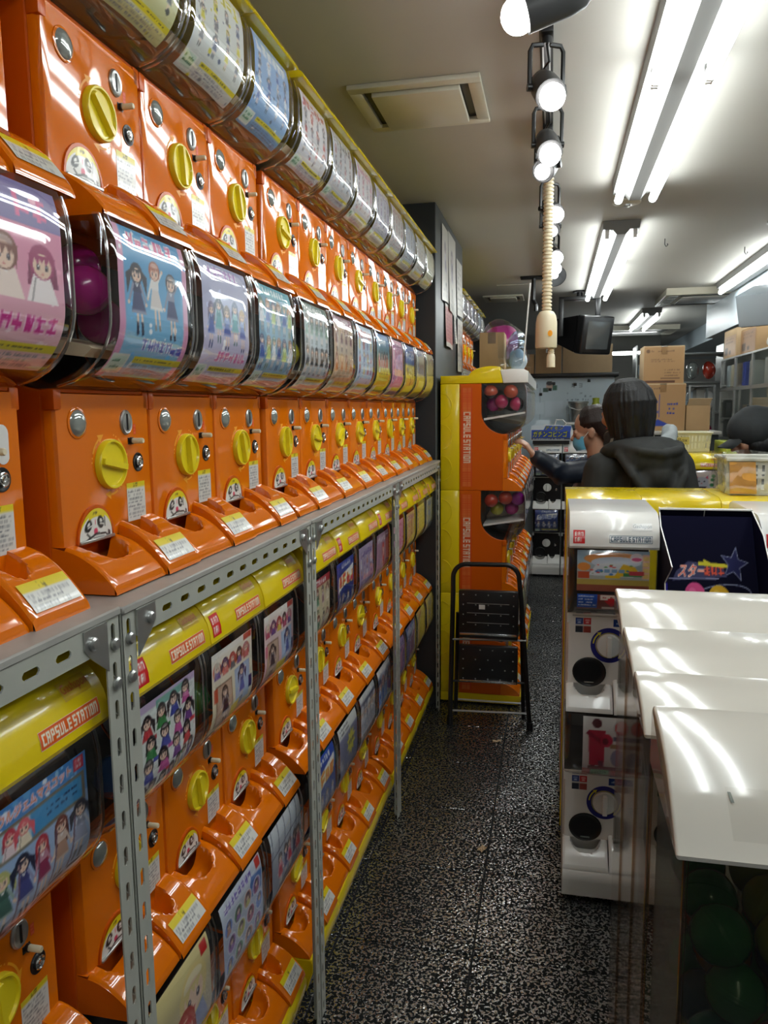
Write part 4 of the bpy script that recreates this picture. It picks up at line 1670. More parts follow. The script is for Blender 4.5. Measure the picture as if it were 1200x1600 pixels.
spec = (('shelf row', 'standing on the grey shelf', ROW_SHELF, UP, 1.172, XF, -.010, 'n', None, 'machines standing on the grey shelf'),
        ('top row', 'top row', ROW_TOP, UP, 1.638, XF, .010, 'r', 'lid', 'machines of the top row near the ceiling'),
        ('under shelf', 'under the shelf', ROW_UNDER, LOW, .569, XF - .012, 0, 'h', 'lid', 'machines with yellow lids under the shelf'),
        ('floor row', 'bottom row', ROW_FLOOR, LOW, .103, XF - .012, 0, 'n', None, 'bottom row machines on yellow plinths'))
for key, words, cards, ys, z, x, dy, top, lid, grp in spec:
    for n, y in enumerate(ys):
        if cards[n] is None:
            continue
        wd, draw = cards[n]
        W, H = res(n)
        tz = {'n': ZT, 'h': .49, 'r': .432}[top]
        me = card_mesh(draw, W, H, n * 7 + len(key), tz, crumple=1.0 if top == 'h' else .4, z0=(.266 if top == 'h' else .275), z1=(.438 if top == 'h' else None),
                       x0=-.088, x1=(.092 if top != 'h' else .080))
        pre = {'shelf row': 'shelf-row orange machine', 'top row': 'top-row orange machine', 'under shelf': 'yellow-lidded machine under shelf', 'floor row': 'bottom-row orange machine'}[key]
        short = SHORT[n] if not (key == 'floor row' and n == 1) else 'leftmost'
        dr = {('shelf row', 1): .2, ('shelf row', 2): 1.45, ('shelf row', 3): 1.3, ('top row', 1): .75, ('top row', 2): 1.45, ('top row', 3): 1.3, ('under shelf', 2): 1.4, ('under shelf', 3): 1.3}.get((key, n))
        WALL[key, n] = capsule_machine('capsule_machine', ' '.join(('%s, %s, %s' % (pre, short, wd)).split()[:16]), grp, (x, y + dy, z), PI / 2, me, lid, top, key == 'floor row', dr, ramp=(key in ('top row', 'shelf row')), name_strip=(key == 'under shelf'), logo=(key == 'under shelf' and n % 3 != 0))
# white blank sticker on the nearest shelf machine
cv = Canvas(6, 6, (215, 215, 212), 10, 10, 1)
b = MB()
pts = [(.080 + .0105 * math.cos(a), -.0066, .194 + (.012 if math.sin(a) >= 0 else -.012) + .0105 * math.sin(a)) for a in [i * PI / 8 for i in range(16)]]
b.poly(pts)
b.obj('blank_sticker', 'paper', WALL['shelf row', 0])


# ------------------------------------------------------------------ loose capsules
_capm = {}


def capsule(loc, r, lo, hi, label, group, rot=(0.3, 0.2, 0)):
    for nm, c in (('lo', lo), ('hi', hi)):
        if c not in M:
            M[c] = mat(c, CAPC[c], .18, coat=.4)
    t = thing('toy_capsule', label, 'capsule', loc, 0, group)
    k = (round(r, 4), lo, hi)
    if k not in _capm:
        out = []
        for nm, s, c in (('lower_shell', -1, lo), ('upper_shell', 1, hi)):
            b = MB()
            m = 6
            b.lathe([(r * math.cos(PI / 2 * i / m), s * r * math.sin(PI / 2 * i / m)) for i in range(m + 1)] if s > 0 else [(r * math.cos(PI / 2 * i / m), s * r * math.sin(PI / 2 * i / m)) for i in range(m, -1, -1)], (0, 0, 0), (0, 0, 1), 18, False)
            b.lathe([(r * 1.0, -.0008), (r * 1.02, 0), (r * 1.02, s * .003), (r, s * .004)], (0, 0, 0), (0, 0, 1), 18, False)
            out.append((nm, b.mesh(nm, c, 60)))
        _capm[k] = out
    for nm, me in _capm[k]:
        link(nm, me, t, rot=rot)
    return t


CAPC = {'magenta_capsule': (.40, .015, .20), 'red_capsule': (.45, .04, .02), 'purple_capsule': (.30, .01, .30), 'lime_capsule': (.38, .36, .02), 'smoke_capsule': (.05, .045, .045),
        'coral_capsule': (.50, .10, .06), 'pink_capsule': (.45, .03, .12), 'green_capsule': (.02, .22, .06), 'teal_capsule': (.01, .16, .14), 'blue_capsule': (.02, .06, .16), 'amber_capsule': (.35, .14, .02), 'clear_grey_capsule': (.22, .24, .24)}


def wallpt(key, n, lx, ly, lz):
    o = WALL[key, n].location
    return (o.x - ly, o.y + lx, o.z + lz)


gm = 'magenta capsules in the dome of the second shelf machine'
for i, (ly, lz, lx) in enumerate(((.036, .392, -.080), (-.034, .380, -.076), (-.012, .350, -.010), (.018, .421, -.012))):
    capsule(wallpt('shelf row', 1, lx, ly, lz), .031, 'magenta_capsule', 'magenta_capsule',
            'magenta capsule %s, seen through the side of a clear dome' % ['in front of the black back', 'nearest the clear front', 'deep inside near the front', 'on top of the heap'][i], gm, (i, .5 * i, 0))
for k, c, q, lb in ((('shelf row', 4), 'lime_capsule', (-.082, -.044, .350), 'lime capsule showing between two domes of the shelf row'),
                    (('under shelf', 1), 'blue_capsule', (-.072, -.040, .335), 'dark blue capsule low in the dome with many small figures'),
                    (('under shelf', 2), 'green_capsule', (-.078, -.045, .360), 'green capsule at the left of the round-portrait dome'),
                    (('floor row', 5), 'teal_capsule', (-.080, -.050, .385), 'teal capsule behind the starburst card in the bottom row')):
    capsule(wallpt(*k, *q), .030, c, c, lb, None)

# ------------------------------------------------------------------ tower bank beyond the pillar
TP, TB, TXF = .486, .053, -.210
b = MB()
hump = [(.070 + .098 * math.cos(a), .034 + .046 * math.sin(a)) for a in [PI * k / 14 for k in range(15)]]
b.prism([(.298, 0), (.298, .036)] + [(.172, .036)] + [p for p in hump[::-1] if p[1] > .036][0:0] + [(.070 + .100 * math.cos(a), .030 + .046 * math.sin(a)) for a in [PI * (k + .8) / 14 for k in range(9)]] + [(.030, .060), (.022, .030), (.016, 0)], -W2, W2, .004, 2)
CM['tower_lid'] = b.mesh('lid', 'yellow', 30)
b = MB()
b.prism([(.015, 0), (.021, .030), (.029, .058), (-.02, .062), (-.075, .060), (-.095, .050), (-.095, 0)], -W2, W2, .004, 2)
CM['tower_front'] = b.mesh('lid_front', 'white', 30)
cvs = Canvas(16, 110, (206, 70, 14), 24, 180, 2)
for i in range(5):
    for j in range(14):
        for y in (0, 136):
            if y + j * 3.2 < 44 or y:
                cvs.rect(3.2 + i * 3.6, y + 1 + j * 3.2, 5.9 + i * 3.6, y + 3 + j * 3.2, (218, 120, 60))
tmp = Canvas(180 * 1, 24, (206, 70, 14), 180, 24, 2)
block_word(tmp, 'CAPSULE STATION', 46, 2.5, 88, 19, (226, 214, 196), (214, 96, 40), .8)
tmp2 = Canvas(110, 16, (206, 70, 14), 180, 24, 2)
block_word(tmp2, 'CAPSULE STATION', 0, 0, 1, 1, (206, 70, 14))
vert = Canvas(24, 170, (206, 70, 14), 24, 180, 2)
vert.a[:] = cvs.a[np.linspace(0, cvs.a.shape[0] - 1, vert.a.shape[0]).astype(int)][:, np.linspace(0, cvs.a.shape[1] - 1, vert.a.shape[1]).astype(int)]
word = Canvas(170, 24, (206, 70, 14), 180, 24, 2)
block_word(word, 'CAPSULE STATION', 44, 5, 92, 15, (228, 216, 198), (214, 96, 40), .9)
rw = np.rot90(word.a, -1 if False else 1)          # reads downwards
rw = word.a.transpose(1, 0, 2)[::-1]
lo, hi = int(vert.a.shape[0] * .238), int(vert.a.shape[0] * .762)
vert.a[lo:hi] = rw[lo:hi]
CM['side_print'] = vert.card('side_print', lambda u, v: (-W2 - .0009, .202 - .050 * u, .018 + .45 * v))


def emboss(par):
    for zz in (.10, .245, .385):
        b = MB()
        b.tube([(-W2 - .0005, .296 - .050 * math.cos(a), zz + .058 * math.sin(a)) for a in [PI / 2 * (1 - 2 * k / 14) for k in range(15)]], .0016, 5)
        b.obj('embossed_ring', 'yellow', par)


for k in range(3):
    for i in range(7):
        nm = ['lowest', 'middle', 'top'][k]
        pos = ['with its printed side panel showing', 'second from the front', 'third from the front', 'fourth from the front', 'fifth from the front', 'sixth from the front', 'at the far end'][i]
        me = None
        if True:
            d = ROW_TOP[(i + 3 * k) % 11 + 1][1]
            me = card_mesh(d, 22, 26, 900 + i + 10 * k, .486)
        t = capsule_machine('capsule_machine', 'tower bank orange machine, %s tier, %s' % (nm, pos), 'tower bank of orange machines', (TXF, 3.637 + .2295 * i, TB + TP * k), PI / 2, me, None, 't', False, ramp=(i > 0))
        if i == 0:
            link('side_print', CM['side_print'], t)
            b = MB()
            b.prism([(-.084, .350), (-.084, .358), (.100, .330), (.100, .320)], -.108, .104)
            b.obj('capsule_ramp', 'white', t, label='white sloping capsule ramp')
            rear = [c for c in t.children if c.name.startswith('rear_housing')][0]
            emboss(rear)
        if k == 0:
            p = link('plinth', CM['plinth'], t, (0, 0, 0))
            p.scale = (1, 1, .5)
            feet(t, .514)
        if k == 2:
            l = link('lid', CM['tower_lid'], t, (0, 0, .4865), label='yellow humped lid')
            link('lid_front', CM['tower_front'], l, label='white front of the lid')


def tw(px, py, k):
    X = -.314 + (px - 755) * .00284
    return X, (TB + TP * (k + 1)) - (py - 600 - (0 if k == 2 else 167)) * .00291


gt = 'capsules in the top side window of the tower'
for i, (px, py, lo, hi, dy, lb) in enumerate(((766, 611, 'smoke_capsule', 'coral_capsule', .042, 'coral and smoke capsule at the upper left'), (798, 610, 'smoke_capsule', 'coral_capsule', .042, 'bright coral capsule at the upper right'),
        (768, 634, 'pink_capsule', 'magenta_capsule', .108, 'magenta capsule at the left'), (783, 628, 'clear_grey_capsule', 'pink_capsule', .062, 'grey-faced pink capsule in the middle'),
        (807, 632, 'smoke_capsule', 'pink_capsule', .065, 'pink and dark capsule at the right'), (776, 643, 'coral_capsule', 'coral_capsule', .170, 'small coral capsule deep at the bottom'), (797, 640, 'smoke_capsule', 'smoke_capsule', .132, 'dark capsule low in the middle'))):
    X, Z = tw(px, py, 2)
    capsule((X, 3.522 + dy, min(max(Z, 1.025 + .392), 1.511 - .037)), .032, lo, hi, lb + ' of the upper tower window', gt, (.6 + .5 * i, .4 * i, 0))
for i, (px, py, c, dy, lb) in enumerate(((768, 784, 'red_capsule', .040, 'red capsule at the left'), (791, 780, 'red_capsule', .052, 'dark red capsule at the top'), (810, 782, 'purple_capsule', .085, 'violet capsule at the right'),
        (776, 801, 'lime_capsule', .100, 'olive green capsule low in the middle'), (800, 801, 'magenta_capsule', .125, 'magenta capsule at the lower right'))):
    X, Z = tw(px, py, 1)
    capsule((X, 3.522 + dy, min(max(Z, .539 + .392), 1.025 - .037)), .032, c, c, lb + ' of the lower tower window', 'capsules in the lower side window of the tower', (.6 + .5 * i, .4 * i, 0))

# clear acrylic sign panel with a white edge standing on the tower
t = thing('acrylic_panel', 'clear acrylic panel with a bright white edge standing on the tower', 'panel', (-.20, 3.62, 1.606))
b = MB()
b.prism([(-.055, .02), (.058, .02), (.083, .345), (-.065, .345)], -.002, .002, ax='y')
b.obj('sheet', 'glass', t)
b = MB()
b.prism([(.058, .004), (.064, .004), (.089, .350), (.083, .350)], -.006, .006, ax='y')
b.obj('white_edge', 'white', t)
b = MB()
b.tube([(-.065, 0, .346), (.086, 0, .346)], .0022, 6)
b.obj('top_wire', 'steel', t)
b = MB()
b.box(-.05, .060, -.006, .006, -.018, .020, .002)
b.obj('base', 'glass', t)

# things heaped on the tower
ZTOP = TB + 3 * TP + .037


def carton(name, label, x0, x1, y0, y1, z0, z1, m='cardboard', tape=True, rot=0, group=None, band=None):
    t = thing(name, label, 'box', ((x0 + x1) / 2, (y0 + y1) / 2, z0), rot, group)
    a, c, h = (x1 - x0) / 2, (y1 - y0) / 2, z1 - z0
    b = MB()
    b.box(-a, a, -c, c, 0, h - .002, .003)
    b.obj('carton_body', m, t)
    for s in (-1, 1):
        b = MB()
        b.box(-a + .001, a - .001, *( (-c + .001, -.0015) if s < 0 else (.0015, c - .001)), h - .002, h + .001)
        b.obj('top_flap', m, t)
    if tape:
        b = MB()
        b.box(-.022, .022, -c - .0012, c + .0012, h + .0008, h + .0016)
        b.box(-.022, .022, -c - .0012, -c - .0002, h - .06, h + .0010)
        b.obj('tape', 'tape', t)
    return t


carton('cardboard_box', 'small brown carton on top of the tower beside the plastic bag', -.41, -.275, 4.36, 4.56, ZTOP + .044, ZTOP + .265, 'cardboard')


def lump(b, c, r, sx, sy, sz, seed, amp=.18):
    rnd = random.Random(seed)
    k = [(Vector((rnd.uniform(-1, 1), rnd.uniform(-1, 1), rnd.uniform(-1, 1))) * 3.2, rnd.random() * 6) for _ in range(5)]
    c = Vector(c)

    def f(u, v):
        a, e = 2 * PI * u, PI * (v - .5)
        d = Vector((math.cos(a) * math.cos(e), math.sin(a) * math.cos(e), math.sin(e)))
        q = 1 + amp * sum(math.sin(d.dot(w_) + p) for w_, p in k) / 2.2
        return c + Vector((d.x * sx, d.y * sy, d.z * sz)) * r * q
    b.surf(f, 22, 14)


t = thing('plastic_bag', 'pink and violet bundle in a clear bag on the tower', 'bag', (-.335, 4.93, ZTOP + .045))
b = MB()
lump(b, (0, 0, .18), .17, .9, .8, .95, 3)
b.obj('bag', 'dome', t)
b = MB()
lump(b, (0, 0, .20), .125, .9, .85, .95, 5)
b.obj('contents', 'pink_cloth' if 'pink_cloth' in M else 'magenta_capsule', t)
t = thing('plastic_bag', 'pale blue plastic bag slumped on the tower edge', 'bag', (-.205, 4.35, ZTOP + .045))
M['blue_film'] = clear_mat('blue_film', (.62, .72, .82), .10, .10, .5)
b = MB()
lump(b, (0, 0, .115), .105, .55, .8, 1.05, 9, .3)
b.obj('bag', 'blue_film', t)
b = MB()
lump(b, (.0, 0, .07), .06, .7, .8, .9, 10, .3)
b.obj('contents', 'board', t)

# upper bank past the pillar
for i in range(6):
    d = ROW_TOP[(i + 4) % 11 + 1][1]
    me = card_mesh(d, 20, 24, 700 + i, .432)
    capsule_machine('capsule_machine', 'orange machine high beyond the pillar papers, %s' % ['nearest', 'second', 'third', 'fourth', 'fifth', 'farthest'][i], 'upper bank past the pillar', (-.612, 4.66 + .232 * i, 1.638), PI / 2, me, 'lid', 'r', False, name_strip=False, logo=False)
rack('grey rack behind the tower carrying the upper bank', 4.54, 5.96, 1.626, .012, .030, -.532)

# papers on the pillar's aisle face
ox = -.5238
for i, (y0, y1, z0, z1, lb, m) in enumerate(((3.66, 3.86, 1.905, 2.25, 'tall curled white poster nearest on the pillar', 'p'), (3.87, 4.15, 1.88, 2.26, 'wide white poster with grey figures on the pillar', 'p'), (4.20, 4.44, 1.90, 2.19, 'cream notice right of the posters on the pillar', 'q'),
        (3.76, 4.02, 1.70, 1.905, 'pink leaflet in a plastic sleeve under the posters', 'r'), (4.09, 4.16, 1.74, 1.89, 'narrow white slip on the pillar', 'q'), (4.24, 4.47, 1.60, 1.885, 'large white notice lowest on the pillar', 'q'))):
    cv = Canvas(22, 34, (206, 203, 196), 60, 90, 2, 60 + i)
    if m == 'p':
        cv.girl(30, 20, 52, (120, 115, 130), (150, 145, 165), (205, 195, 190)).dashes(8, 4, 52, 16, 3, (150, 145, 155))
    elif m == 'r':
        cv.rect(0, 10, 60, 84, (185, 120, 118)).dashes(8, 16, 52, 78, 8, (150, 70, 75))
    else:
        cv.dashes(6, 8, 54, 82, 9, (140, 135, 130), .6)
    ph = i * 1.3
    me = cv.card('paper', lambda u, v: (ox + .004 + .010 * abs(math.sin(u * 2.6 + ph)) * (1 - v) ** 1.5 + i * .0004, y0 + (y1 - y0) * u, z0 + (z1 - z0) * v), 'print')
    link('wall_poster', me, None, None, None, lb, 'poster', 'papers taped to the pillar')

# ------------------------------------------------------------------ folded step stool in front of the tower
t = thing('step_stool', 'folded black two-step stool leaning against the tower', 'step stool', (-.262, 3.27, 0))
hoop = [(-.168, 0, .012), (-.163, .018, .30), (-.158, .030, .60)]
arcp = []
for k in range(9):
    a = PI - PI / 2 * k / 8
    arcp.append((-.098 + .060 * math.cos(a), .032, .665 + .060 * math.sin(a)))
arcr = []
for k in range(9):
    a = PI / 2 - PI / 2 * k / 8
    arcr.append((.068 + .060 * math.cos(a), .032, .667 + .060 * math.sin(a)))
b = MB()
b.tube(hoop + arcp + arcr + [(.140, .030, .56), (.160, .018, .30), (.183, 0, .012)], .0105, 10)
b.obj('hoop', 'black', t)
for x in (-.168, .183):
    b = MB()
    b.lathe([(.0125, 0), (.015, .004), (.0135, .035), (.0, .035)], (x, 0, 0), (0, 0, 1), 14, False)
    b.obj('rubber_foot', 'black', t)
for x in (-.150, .150):
    b = MB()
    b.tube([(x * .93, .058, .50), (x * 1.02, .085, .012)], .009, 8)
    b.obj('rear_leg', 'black', t)
b = MB()
b.tube([(-.153, .085, .085), (.153, .085, .085)], .0045, 8)
b.obj('rear_bar', 'steel', t)
for nm, zz in (('cross_bar', .392), ('cross_bar', .200), ('cross_bar', .062)):
    b = MB()
    xx = .158 if zz > .1 else .165
    b.tube([(-xx, .016, zz - .004), (xx + .004, .016, zz + .006)], .0048, 8)
    b.obj(nm, 'steel' if zz != .2 else 'black', t)
for nm, z0, z1, cols, rows, bars in (('upper_step', .405, .618, 5, 5, 3), ('lower_step', .205, .372, 5, 4, 0)):
    b = MB()
    b.box(-.128, .128, -.014, .014, z0, z1, .004)
    st = b.obj(nm, 'black', t)
    b = MB()
    rnd = random.Random(rows)
    for r in range(rows):
        for c in range(cols):
            x = -.108 + .216 * c / (cols - 1) + (.02 if (rows == 4 and r % 2 and 0 < c < 4) else 0)
            b.lathe([(.0034, 0), (.0024, .0022), (0, .0024)], (x, -.014, z0 + .018 + (z1 - z0 - .036) * r / (rows - 1)), (0, -1, 0), 8, False)
    b.obj('grip_studs', 'steel', st, kind='stuff')
    for k in range(bars):
        b = MB()
        b.box(-.092, .090, -.0155, -.0135, z0 + .070 + k * .043, z0 + .0725 + k * .043)
        b.obj('grip_rib', 'steel', st)
    b = MB()
    b.box(-.124, .124, -.020, -.012, z0 + .016 - (.012 if rows == 4 else 0), z0 + .026 - (.012 if rows == 4 else 0), .002)
    b.obj('edge_strip', 'chrome', st)
    if rows == 5:
        b = MB()
        b.box(-.040, -.014, -.0152, -.0138, z0 + .132, z0 + .152)
        b.obj('price_tag', 'paper', st)

# litter
for nm, x, y, r, lb in (('paper_scrap', -.210, 3.12, .3, 'cream paper scrap on the floor in front of the step stool'), ('paper_scrap', -.199, 2.303, 1.1, 'crumpled cream scrap in the middle of the aisle floor')):
    b = MB()
    b.surf(lambda u, v: (-.017 + .034 * u, -.010 + .02 * v, .002 + .005 * abs(math.sin(u * 5 + v * 3 + r * 3))), 6, 4, False)
    b.obj(nm, 'cardboard_pale', None, 0, loc=(x, y, 0), rot=(0, 0, r), label=lb, cat='litter')

# ------------------------------------------------------------------ white capsule machines (facing the camera)
def recol(key, m, new):
    me = CM[key].copy()
    me.materials.clear()
    me.materials.append(M[m])
    CM[new] = me


for k, m in (('body_n', 'white'), ('body_h', 'white'), ('rear_n', 'white'), ('rear_h', 'white'), ('front', 'white'), ('chute', 'white'), ('return', 'white'), ('plinth', 'white')):
    recol(k, m, k + '_w')
recol('front', 'black', 'front_k')
Y0 = -.006
b = MB()
b.lathe([(.050, 0), (.050, .0008), (.034, .0008), (.034, 0)], (.002, Y0, .172), (0, -1, 0), 40, False)
CM['ring'] = b.mesh('dial_ring', 'dblue')
M['sunny'] = mat('yellow_print', (.72, .66, .05), .4)
b = MB()
b.lathe([(.0365, .0009), (.0365, .0013), (.0352, .0013), (.0352, .0009)], (.002, Y0, .172), (0, -1, 0), 40, False)
for a1 in (2.3, -.75):
    pr = None
    for i in range(7):
        a = a1 + .75 * (1 - i / 6)
        cur = [(.002 + r * math.cos(a), Y0 - .0011, .172 + r * math.sin(a)) for r in (.041, .045)]
        if pr:
            b.poly([pr[0], pr[1], cur[1], cur[0]])
        pr = cur
    b.poly([(.002 + r * math.cos(a), Y0 - .0011, .172 + r * math.sin(a)) for r, a in ((.037, a1 + .02), (.049, a1 + .02), (.043, a1 - .22))])
CM['ring_print'] = b.mesh('ring_print', 'sunny')
b = MB()
b.lathe([(.0335, 0), (.0335, .006), (.031, .009), (0, .009)], (.002, Y0, .172), (0, -1, 0), 28, False)
CM['w_dial'] = b.mesh('dial', 'white')
b = MB()
b.box(-.007 + .002, .007 + .002, Y0 - .026, Y0 - .008, .143, .201, .003)
CM['w_grip'] = b.mesh('dial_grip', 'white')
b = MB()
b.lathe([(.046, 0), (.046, .003), (.043, .004), (.040, .001), (.030, .0008), (0, .0006)], (-.050, Y0, .093), (0, -1, 0), 30, False, 1, .92)
CM['hole'] = b.mesh('delivery_door', 'black', 60)
b = MB()
b.box(-.063, -.037, Y0 - .006, Y0 - .002, .062, .0655, .001)
CM['hole_lip'] = b.mesh('door_lip', 'lens')
cv = Canvas(26, 26, (210, 208, 202), 40, 40, 2)
cv.rect(0, 22, 19, 40, (40, 60, 130)).rect(21, 22, 40, 40, (200, 40, 45)).rect(0, 0, 19, 18, (40, 45, 60)).rect(21, 0, 40, 18, (150, 60, 50))
cv.rect(4, 30, 15, 36, (120, 140, 190)).rect(25, 30, 36, 36, (230, 150, 150)).ell(30, 27, 5, 2, (240, 200, 200)).ell(10, 27, 5, 2, (200, 210, 240))
CM['coin_sticker'] = cv.card('coin_sticker', flat(-.090, -.048, .206, .248, Y0 - .0006))
cv = Canvas(30, 14, (30, 60, 130), 60, 20, 2, 4)
cv.dashes(8, 4, 52, 16, 1, (190, 205, 230))
CM['pill_sticker'] = cv.card('pill_sticker', flat(.012, .078, .226, .247, Y0 - .0006))
cv = Canvas(110, 28, (150, 90, 80), 200, 40, 2, 12)
cv.rect(0, 0, 200, 40, (120, 60, 55)).rect(0, 4, 58, 40, (30, 80, 180)).dashes(5, 8, 54, 38, 4, (235, 238, 245), .95)
cv.rect(66, 26, 128, 38, (225, 215, 205)).dashes(68, 28, 126, 37, 1, (170, 60, 50))
cv.poly([(84, 24), (112, 24), (120, 24), (98, 8), (78, 24)], (205, 40, 50)).rect(88, 20, 110, 30, (205, 40, 50)).rect(72, 2, 124, 8, (220, 205, 195))
cv.rect(136, 24, 196, 38, (30, 60, 150)).dashes(150, 28, 186, 36, 1, (180, 195, 225))


def dst(u, v):
    z = .292 + .045 * v
    return (-.090 + .180 * u, yf(z) - .001, z)


CM['dome_sticker'] = cv.card('dome_sticker', dst)


def d_train(cv):
    cv.grad((190, 175, 150), (150, 185, 215)).rect(0, 0, 100, 34, (150, 80, 60)).rect(0, 20, 100, 36, (190, 165, 80))
    cv.ell(50, 96, 40, 18, (235, 150, 60)).ell(54, 86, 34, 16, (205, 215, 230))
    cv.poly([(16, 48), (78, 44), (86, 62), (66, 84), (28, 82)], (222, 226, 232))
    cv.poly([(52, 46), (64, 82), (80, 74), (86, 56), (84, 46)], (235, 190, 50))
    for i in range(4):
        cv.rect(28 + i * 10, 56, 36 + i * 10, 66, (130, 165, 200))
    cv.speck(18, [(215, 70, 70), (70, 120, 190), (90, 160, 90)], 1.2, 3, (20, 48, 80, 80))
    cv.rect(40, 40, 60, 48, (230, 190, 40)).rect(2, 38, 18, 58, (200, 80, 40)).ell(10, 72, 9, 12, (240, 150, 60))
    cv.ell(82, 100, 9, 13, (240, 225, 230)).ell(82, 96, 7, 5, (215, 70, 130))
    cv.rect(90, 40, 100, 110, (235, 190, 170))
    for i in range(4):
        cv.rect(91, 42 + i * 17, 99, 54 + i * 17, (235, 200, 120))
    cv.rect(64, 46, 90, 56, (80, 150, 90)).rect(72, 50, 92, 62, (200, 70, 80))


def d_red(cv):
    cv.grad((222, 200, 200), (228, 228, 226)).rect(0, 0, 100, 22, (205, 110, 105))
    for x in (64, 90):
        cv.ell(x, 102, 13, 14, (190, 190, 190)).ell(x, 102, 11, 12, (220, 60, 60)).rect(x - 13, 78, x + 13, 86, (110, 105, 130))
    cv.ell(24, 108, 8, 8, (90, 30, 45)).poly([(12, 30), (36, 30), (38, 96), (10, 96)], (190, 40, 70)).line((8, 92), (38, 70), 7, (150, 30, 60))
    cv.ell(40, 78, 10, 12, (205, 45, 80)).ell(38, 76, 5, 6, (120, 40, 60)).line((18, 30), (16, 4), 7, (160, 30, 60)).line((30, 40), (34, 14), 8, (120, 60, 80))
    cv.rect(46, 64, 96, 72, (170, 130, 100))
    cv.ell(58, 46, 11, 16, (150, 140, 170)).ell(84, 44, 13, 14, (160, 160, 180)).rect(10, 20, 90, 28, (130, 50, 60))
    cv.rect(14, 4, 46, 20, (140, 180, 140)).dashes(17, 6, 44, 18, 2, (60, 100, 70)).rect(50, 2, 98, 18, (215, 90, 90))


def white_machine(label, loc, rot, card, top, group, lid=True, dark=False, dsticker=True, z0=None):
    t = thing('capsule_machine', label, 'capsule machine', loc, rot, group)
    L = lambda n, k, par=t, **kw: link(n, CM[k], par, **kw)
    L('body', 'body_%s_w' % top)
    L('rear_housing', 'rear_%s_w' % top)
    L('cavity_lining', 'cavity_' + top)
    L('front_panel', 'front_k' if dark else 'front_w')
    d = L('dial', 'w_dial')
    L('dial_grip', 'w_grip', d)
    if not dark:
        r = L('dial_ring', 'ring')
        L('ring_print', 'ring_print', r)
        L('coin_sticker', 'coin_sticker')
        L('pill_sticker', 'pill_sticker')
    L('lock_core', 'lock')
    h = L('delivery_door', 'hole')
    L('door_lip', 'hole_lip', h)
    L('chute', 'chute_w')
    L('return_tray', 'return_w')
    L('dome', 'dome_' + top)
    if dsticker:
        L('dome_sticker', 'dome_sticker')
    if card:
        link('display_card', card, t)
    if lid:
        li = L('lid', 'lid_white', t, loc=(0, 0, .462))
        L('name_strip', 'name_w', li)
        L('script_mark', 'script_w', li)
        L('maker_plate', 'maker_w', li)
    return t


def stand(t):
    link('plinth', CM['plinth_w'], t)
    feet(t)


WY = 2.165
for i, x in enumerate((.160, .395, .632)):
    nm = ['left', 'middle', 'right'][i]
    c1 = card_mesh(d_train if i == 0 else ROW_SHELF[7][1], 84 if i == 0 else 24, 60 if i == 0 else 20, 40 + i, .462, z0=.345)
    if i != 1:
      white_machine(['white capsule machine with a train card, upper left of the white pair', 'white capsule machine hidden behind the navy display card', 'white capsule machine with a yellow-topped card right of the navy display'][i], (x, WY, .569), 0, c1, 'h', 'white machines facing the camera')
    c0 = card_mesh(d_red if i == 0 else ROW_SHELF[6][1], 60 if i == 0 else 20, 60 if i == 0 else 20, 50 + i, ZT, x0=-.066, x1=.092)
    t = white_machine(['white capsule machine with a red figure card, standing on the floor', 'white floor machine hidden below the navy display', 'white floor machine at the hidden right end'][i], (x, WY, .103), 0, c0, 'n', 'white machines facing the camera', lid=False, dsticker=False)
    stand(t)
# yellow-lidded bank back to back with the white one
for i, x in enumerate((.157, .386, .615)):
    for k, (z, top) in enumerate(((.103, 'n'), (.569, 'h'))):
        t = capsule_machine('capsule_machine', 'yellow-backed machine back to back with the white ones, %s, %s' % (['left', 'middle', 'right'][i], ['lower tier', 'upper tier with yellow lid'][k]), 'yellow-backed bank behind the white machines', (x, WY + .298 + .302, z), PI,
                            card_mesh(ROW_UNDER[5 + i][1], 20, 24, 300 + i * 2 + k, {'n': ZT, 'h': .462}[top]), 'lid' if k else None, top, k == 0, logo=False)
        if k == 0:
            pass

# navy die-cut display card standing in front of the middle white machine
t = thing('display_box', 'navy die-cut display card with a star logo and round planets', 'display', (.391, 2.06, .572))
DZ = .228
for s, pr in ((-1, [(.075, .335), (.03, .290), (-.185, .225), (-.08, .165), (-.10, .12), (-.11, .0)]), (1, [(.075, .335), (-.06, .285), (-.13, .225), (-.20, .165), (-.215, .115), (-.22, .0)])):
    pr = [(a, z + DZ) for a, z in pr] + [(-.11 if s < 0 else -.20, 0), (.075, 0)]
    b = MB()
    b.prism(pr, s * .113 - .0012, s * .113 + .0012)
    o = b.obj('side_cheek', 'navy', t)
    b = MB()
    b.tube([(s * .113, p[0], p[1]) for p in pr[:-1]], .0017, 6)
    b.obj('cut_edge', 'white', o, label='white cut edge')
b = MB()
b.box(-.113, .113, .072, .075, .0, .332 + DZ)
b.obj('back_card', 'navy', t)
b = MB()
b.prism([(.060, .333 + DZ), (.076, .334 + DZ), (.076, .331 + DZ), (.060, .330 + DZ)], -.114, .114)
b.obj('top_edge', 'white', t)
cv = Canvas(110, 96, (10, 10, 62), 220, 200, 2, 21)
cv.grad((3, 3, 22), (5, 5, 34))
st = [(168 + (30 if k % 2 == 0 else 13) * math.sin(k * PI / 5 + .2), 108 + (30 if k % 2 == 0 else 13) * math.cos(k * PI / 5 + .2)) for k in range(10)]
cv.poly([(168 + (x - 168) * 1.15, 108 + (y - 108) * 1.15) for x, y in st], (120, 125, 150)).poly(st, (34, 36, 74))
cv.poly([(20, 74), (150, 84), (140, 104), (60, 112), (30, 92)], (60, 60, 90))
cv.text('スター', 34, 82, 24, (205, 70, 45), (235, 225, 215), 1.2, 62, .3)
